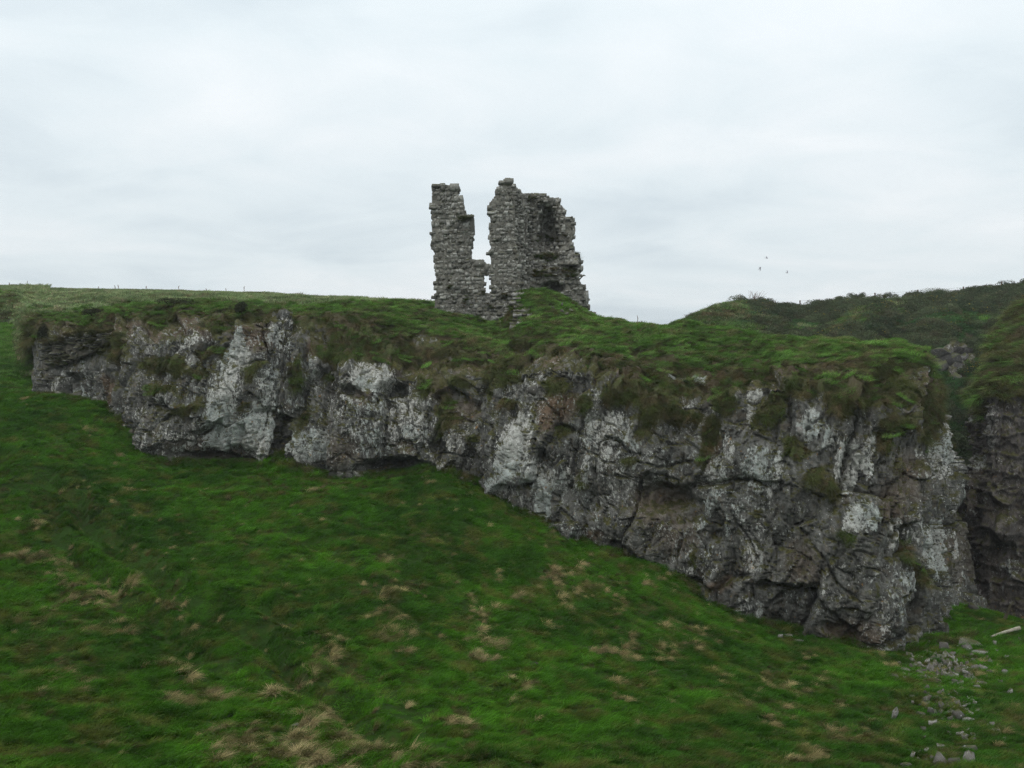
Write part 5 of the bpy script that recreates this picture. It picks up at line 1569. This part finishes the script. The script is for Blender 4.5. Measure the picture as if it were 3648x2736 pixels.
STK = [(34, 1018, 12), (97, 1016, 16), (353, 1034, 14), (410, 1036, 20), (422, 1036, 22), (445, 1036, 9), (520, 1036, 18), (637, 1036, 18), (735, 1036, 8), (805, 1041, 14), (870, 1041, 22), (955, 1047, 10)]
for i, (u, v, h) in enumerate(STK):
    k = 134 / FPX
    p = at(u, v + 6, 134)
    t = obj('weed_stalk', tube_mesh('weed_stalk', [(0, 0, -0.2), (0.02, 0, h * k * 0.5), (random.uniform(-.06, .06), 0, (h + 6) * k * 0.8), (random.uniform(-.1, .1), 0, (h + 6) * k)], [0.02, 0.02, 0.05, 0.02], M['stalk'], 5, i, 0.3), None, tuple(p))
    tag(t, 'thin dead weed stalk standing up on the left field skyline', 'weed', 'dead stalks on the left skyline')
p, n_ = cliff_at(2271, 1158)
t = obj('weed_stalk', tube_mesh('weed_stalk', [(0, 0, -0.2), (0, 0, 0.3), (0.03, 0, 0.55), (-0.02, 0, 0.72)], [0.015, 0.012, 0.03, 0.012], M['stalk'], 5, 40, 0.3), None, tuple(p))
tag(t, 'lone dead weed stalk on the ridge right of the tower', 'weed')


# ------------------------------------------------------------------ birds
def bird(u, v, Y, span, roll, yaw, flap, lab):
    """body, tail and two swept wings grown as one surface"""
    ring = [(-0.5, 0.010), (-0.36, 0.05), (-0.15, 0.10), (0.08, 0.12), (0.28, 0.085), (0.36, 0.06), (0.43, 0.065), (0.50, 0.035), (0.58, 0.006)]
    V_, F_ = [], []
    for (x, r_) in ring:
        for s_ in range(8):
            a = 2 * math.pi * s_ / 8
            V_.append((x * 0.42, math.cos(a) * r_ * 0.42, math.sin(a) * r_ * 0.36))
    for i in range(len(ring) - 1):
        for s_ in range(8):
            b, c = i * 8 + s_, i * 8 + (s_ + 1) % 8
            F_.append((b, c, c + 8, b + 8))
    for sg in (-1, 1):                          # wings: shoulder, wrist, tip
        st_ = [(0.06, 0.03, 0.02, 0.11), (0.10, 0.30, 0.02 + flap * 0.25, 0.10), (0.05, 0.55, 0.01 + flap * 0.40, 0.065), (-0.06, 0.85, flap * 0.45, 0.02)]
        b0 = len(V_)
        for (x, y, z, ch) in st_:
            for (dx, dz) in ((ch * 0.5, 0.0), (0, 0.012), (-ch * 0.8, 0.0), (0, -0.008)):
                V_.append((x + dx, sg * y * span * 0.55, z + dz))
        for i in range(3):
            for s_ in range(4):
                b, c = b0 + i * 4 + s_, b0 + i * 4 + (s_ + 1) % 4
                F_.append((b, c, c + 4, b + 4))
        F_.append((b0 + 12, b0 + 13, b0 + 14, b0 + 15))
    b0 = len(V_)
    V_ += [(-0.16, 0.02, 0.0), (-0.16, -0.02, 0.0), (-0.30, -0.06, 0.0), (-0.30, 0.06, 0.0), (-0.16, 0.02, 0.012), (-0.16, -0.02, 0.012), (-0.30, -0.06, 0.008), (-0.30, 0.06, 0.008)]
    F_ += [(b0, b0 + 1, b0 + 2, b0 + 3), (b0 + 4, b0 + 7, b0 + 6, b0 + 5), (b0, b0 + 3, b0 + 7, b0 + 4), (b0 + 1, b0 + 5, b0 + 6, b0 + 2), (b0 + 2, b0 + 6, b0 + 7, b0 + 3)]
    me = bpy.data.meshes.new('bird'); me.from_pydata(V_, [], F_); me.materials.append(M['bird'])
    o = obj('bird', me, None, tuple(at(u, v, Y)))
    o.rotation_euler = (roll, 0, yaw)
    tag(o, lab, 'bird', 'birds flying over the right ridge')
    o.scale = (0.75, 0.75, 0.75)


bird(2730, 919, 130, 0.8, 1.0, 0.2, 0.3, 'highest of three small dark birds flying in the sky')
bird(2708, 952, 130, 0.7, 0.5, 0.4, -1.4, 'leftmost of three small dark birds, wings held down')
bird(2803, 972, 130, 0.75, 0.9, 0.1, 0.6, 'lowest and rightmost of three small dark birds in flight')


# ------------------------------------------------------------------ damp sea air
hk = NT('damp_air')
hk.t.nodes.remove(hk.p)
pv = hk.n('ShaderNodeVolumePrincipled')
pv.inputs['Color'].default_value = (0.93, 0.96, 0.98, 1)
pv.inputs['Density'].default_value = 0.0003
pv.inputs['Anisotropy'].default_value = 0.2
hk.l(pv.outputs[0], hk.out.inputs['Volume'])
b_ = [(x, y, z) for x in (-3100, 3100) for y in (-3100, 3100) for z in (-35.5, 13.0)]
haze = obj('haze', mesh_np('haze', np.array(b_), np.array([(0, 1, 3, 2), (4, 6, 7, 5), (0, 4, 5, 1), (2, 3, 7, 6), (0, 2, 6, 4), (1, 5, 7, 3)]), hk.m))
tag(haze, 'thin damp haze softening the tower and far hills', 'haze', None, 'stuff')
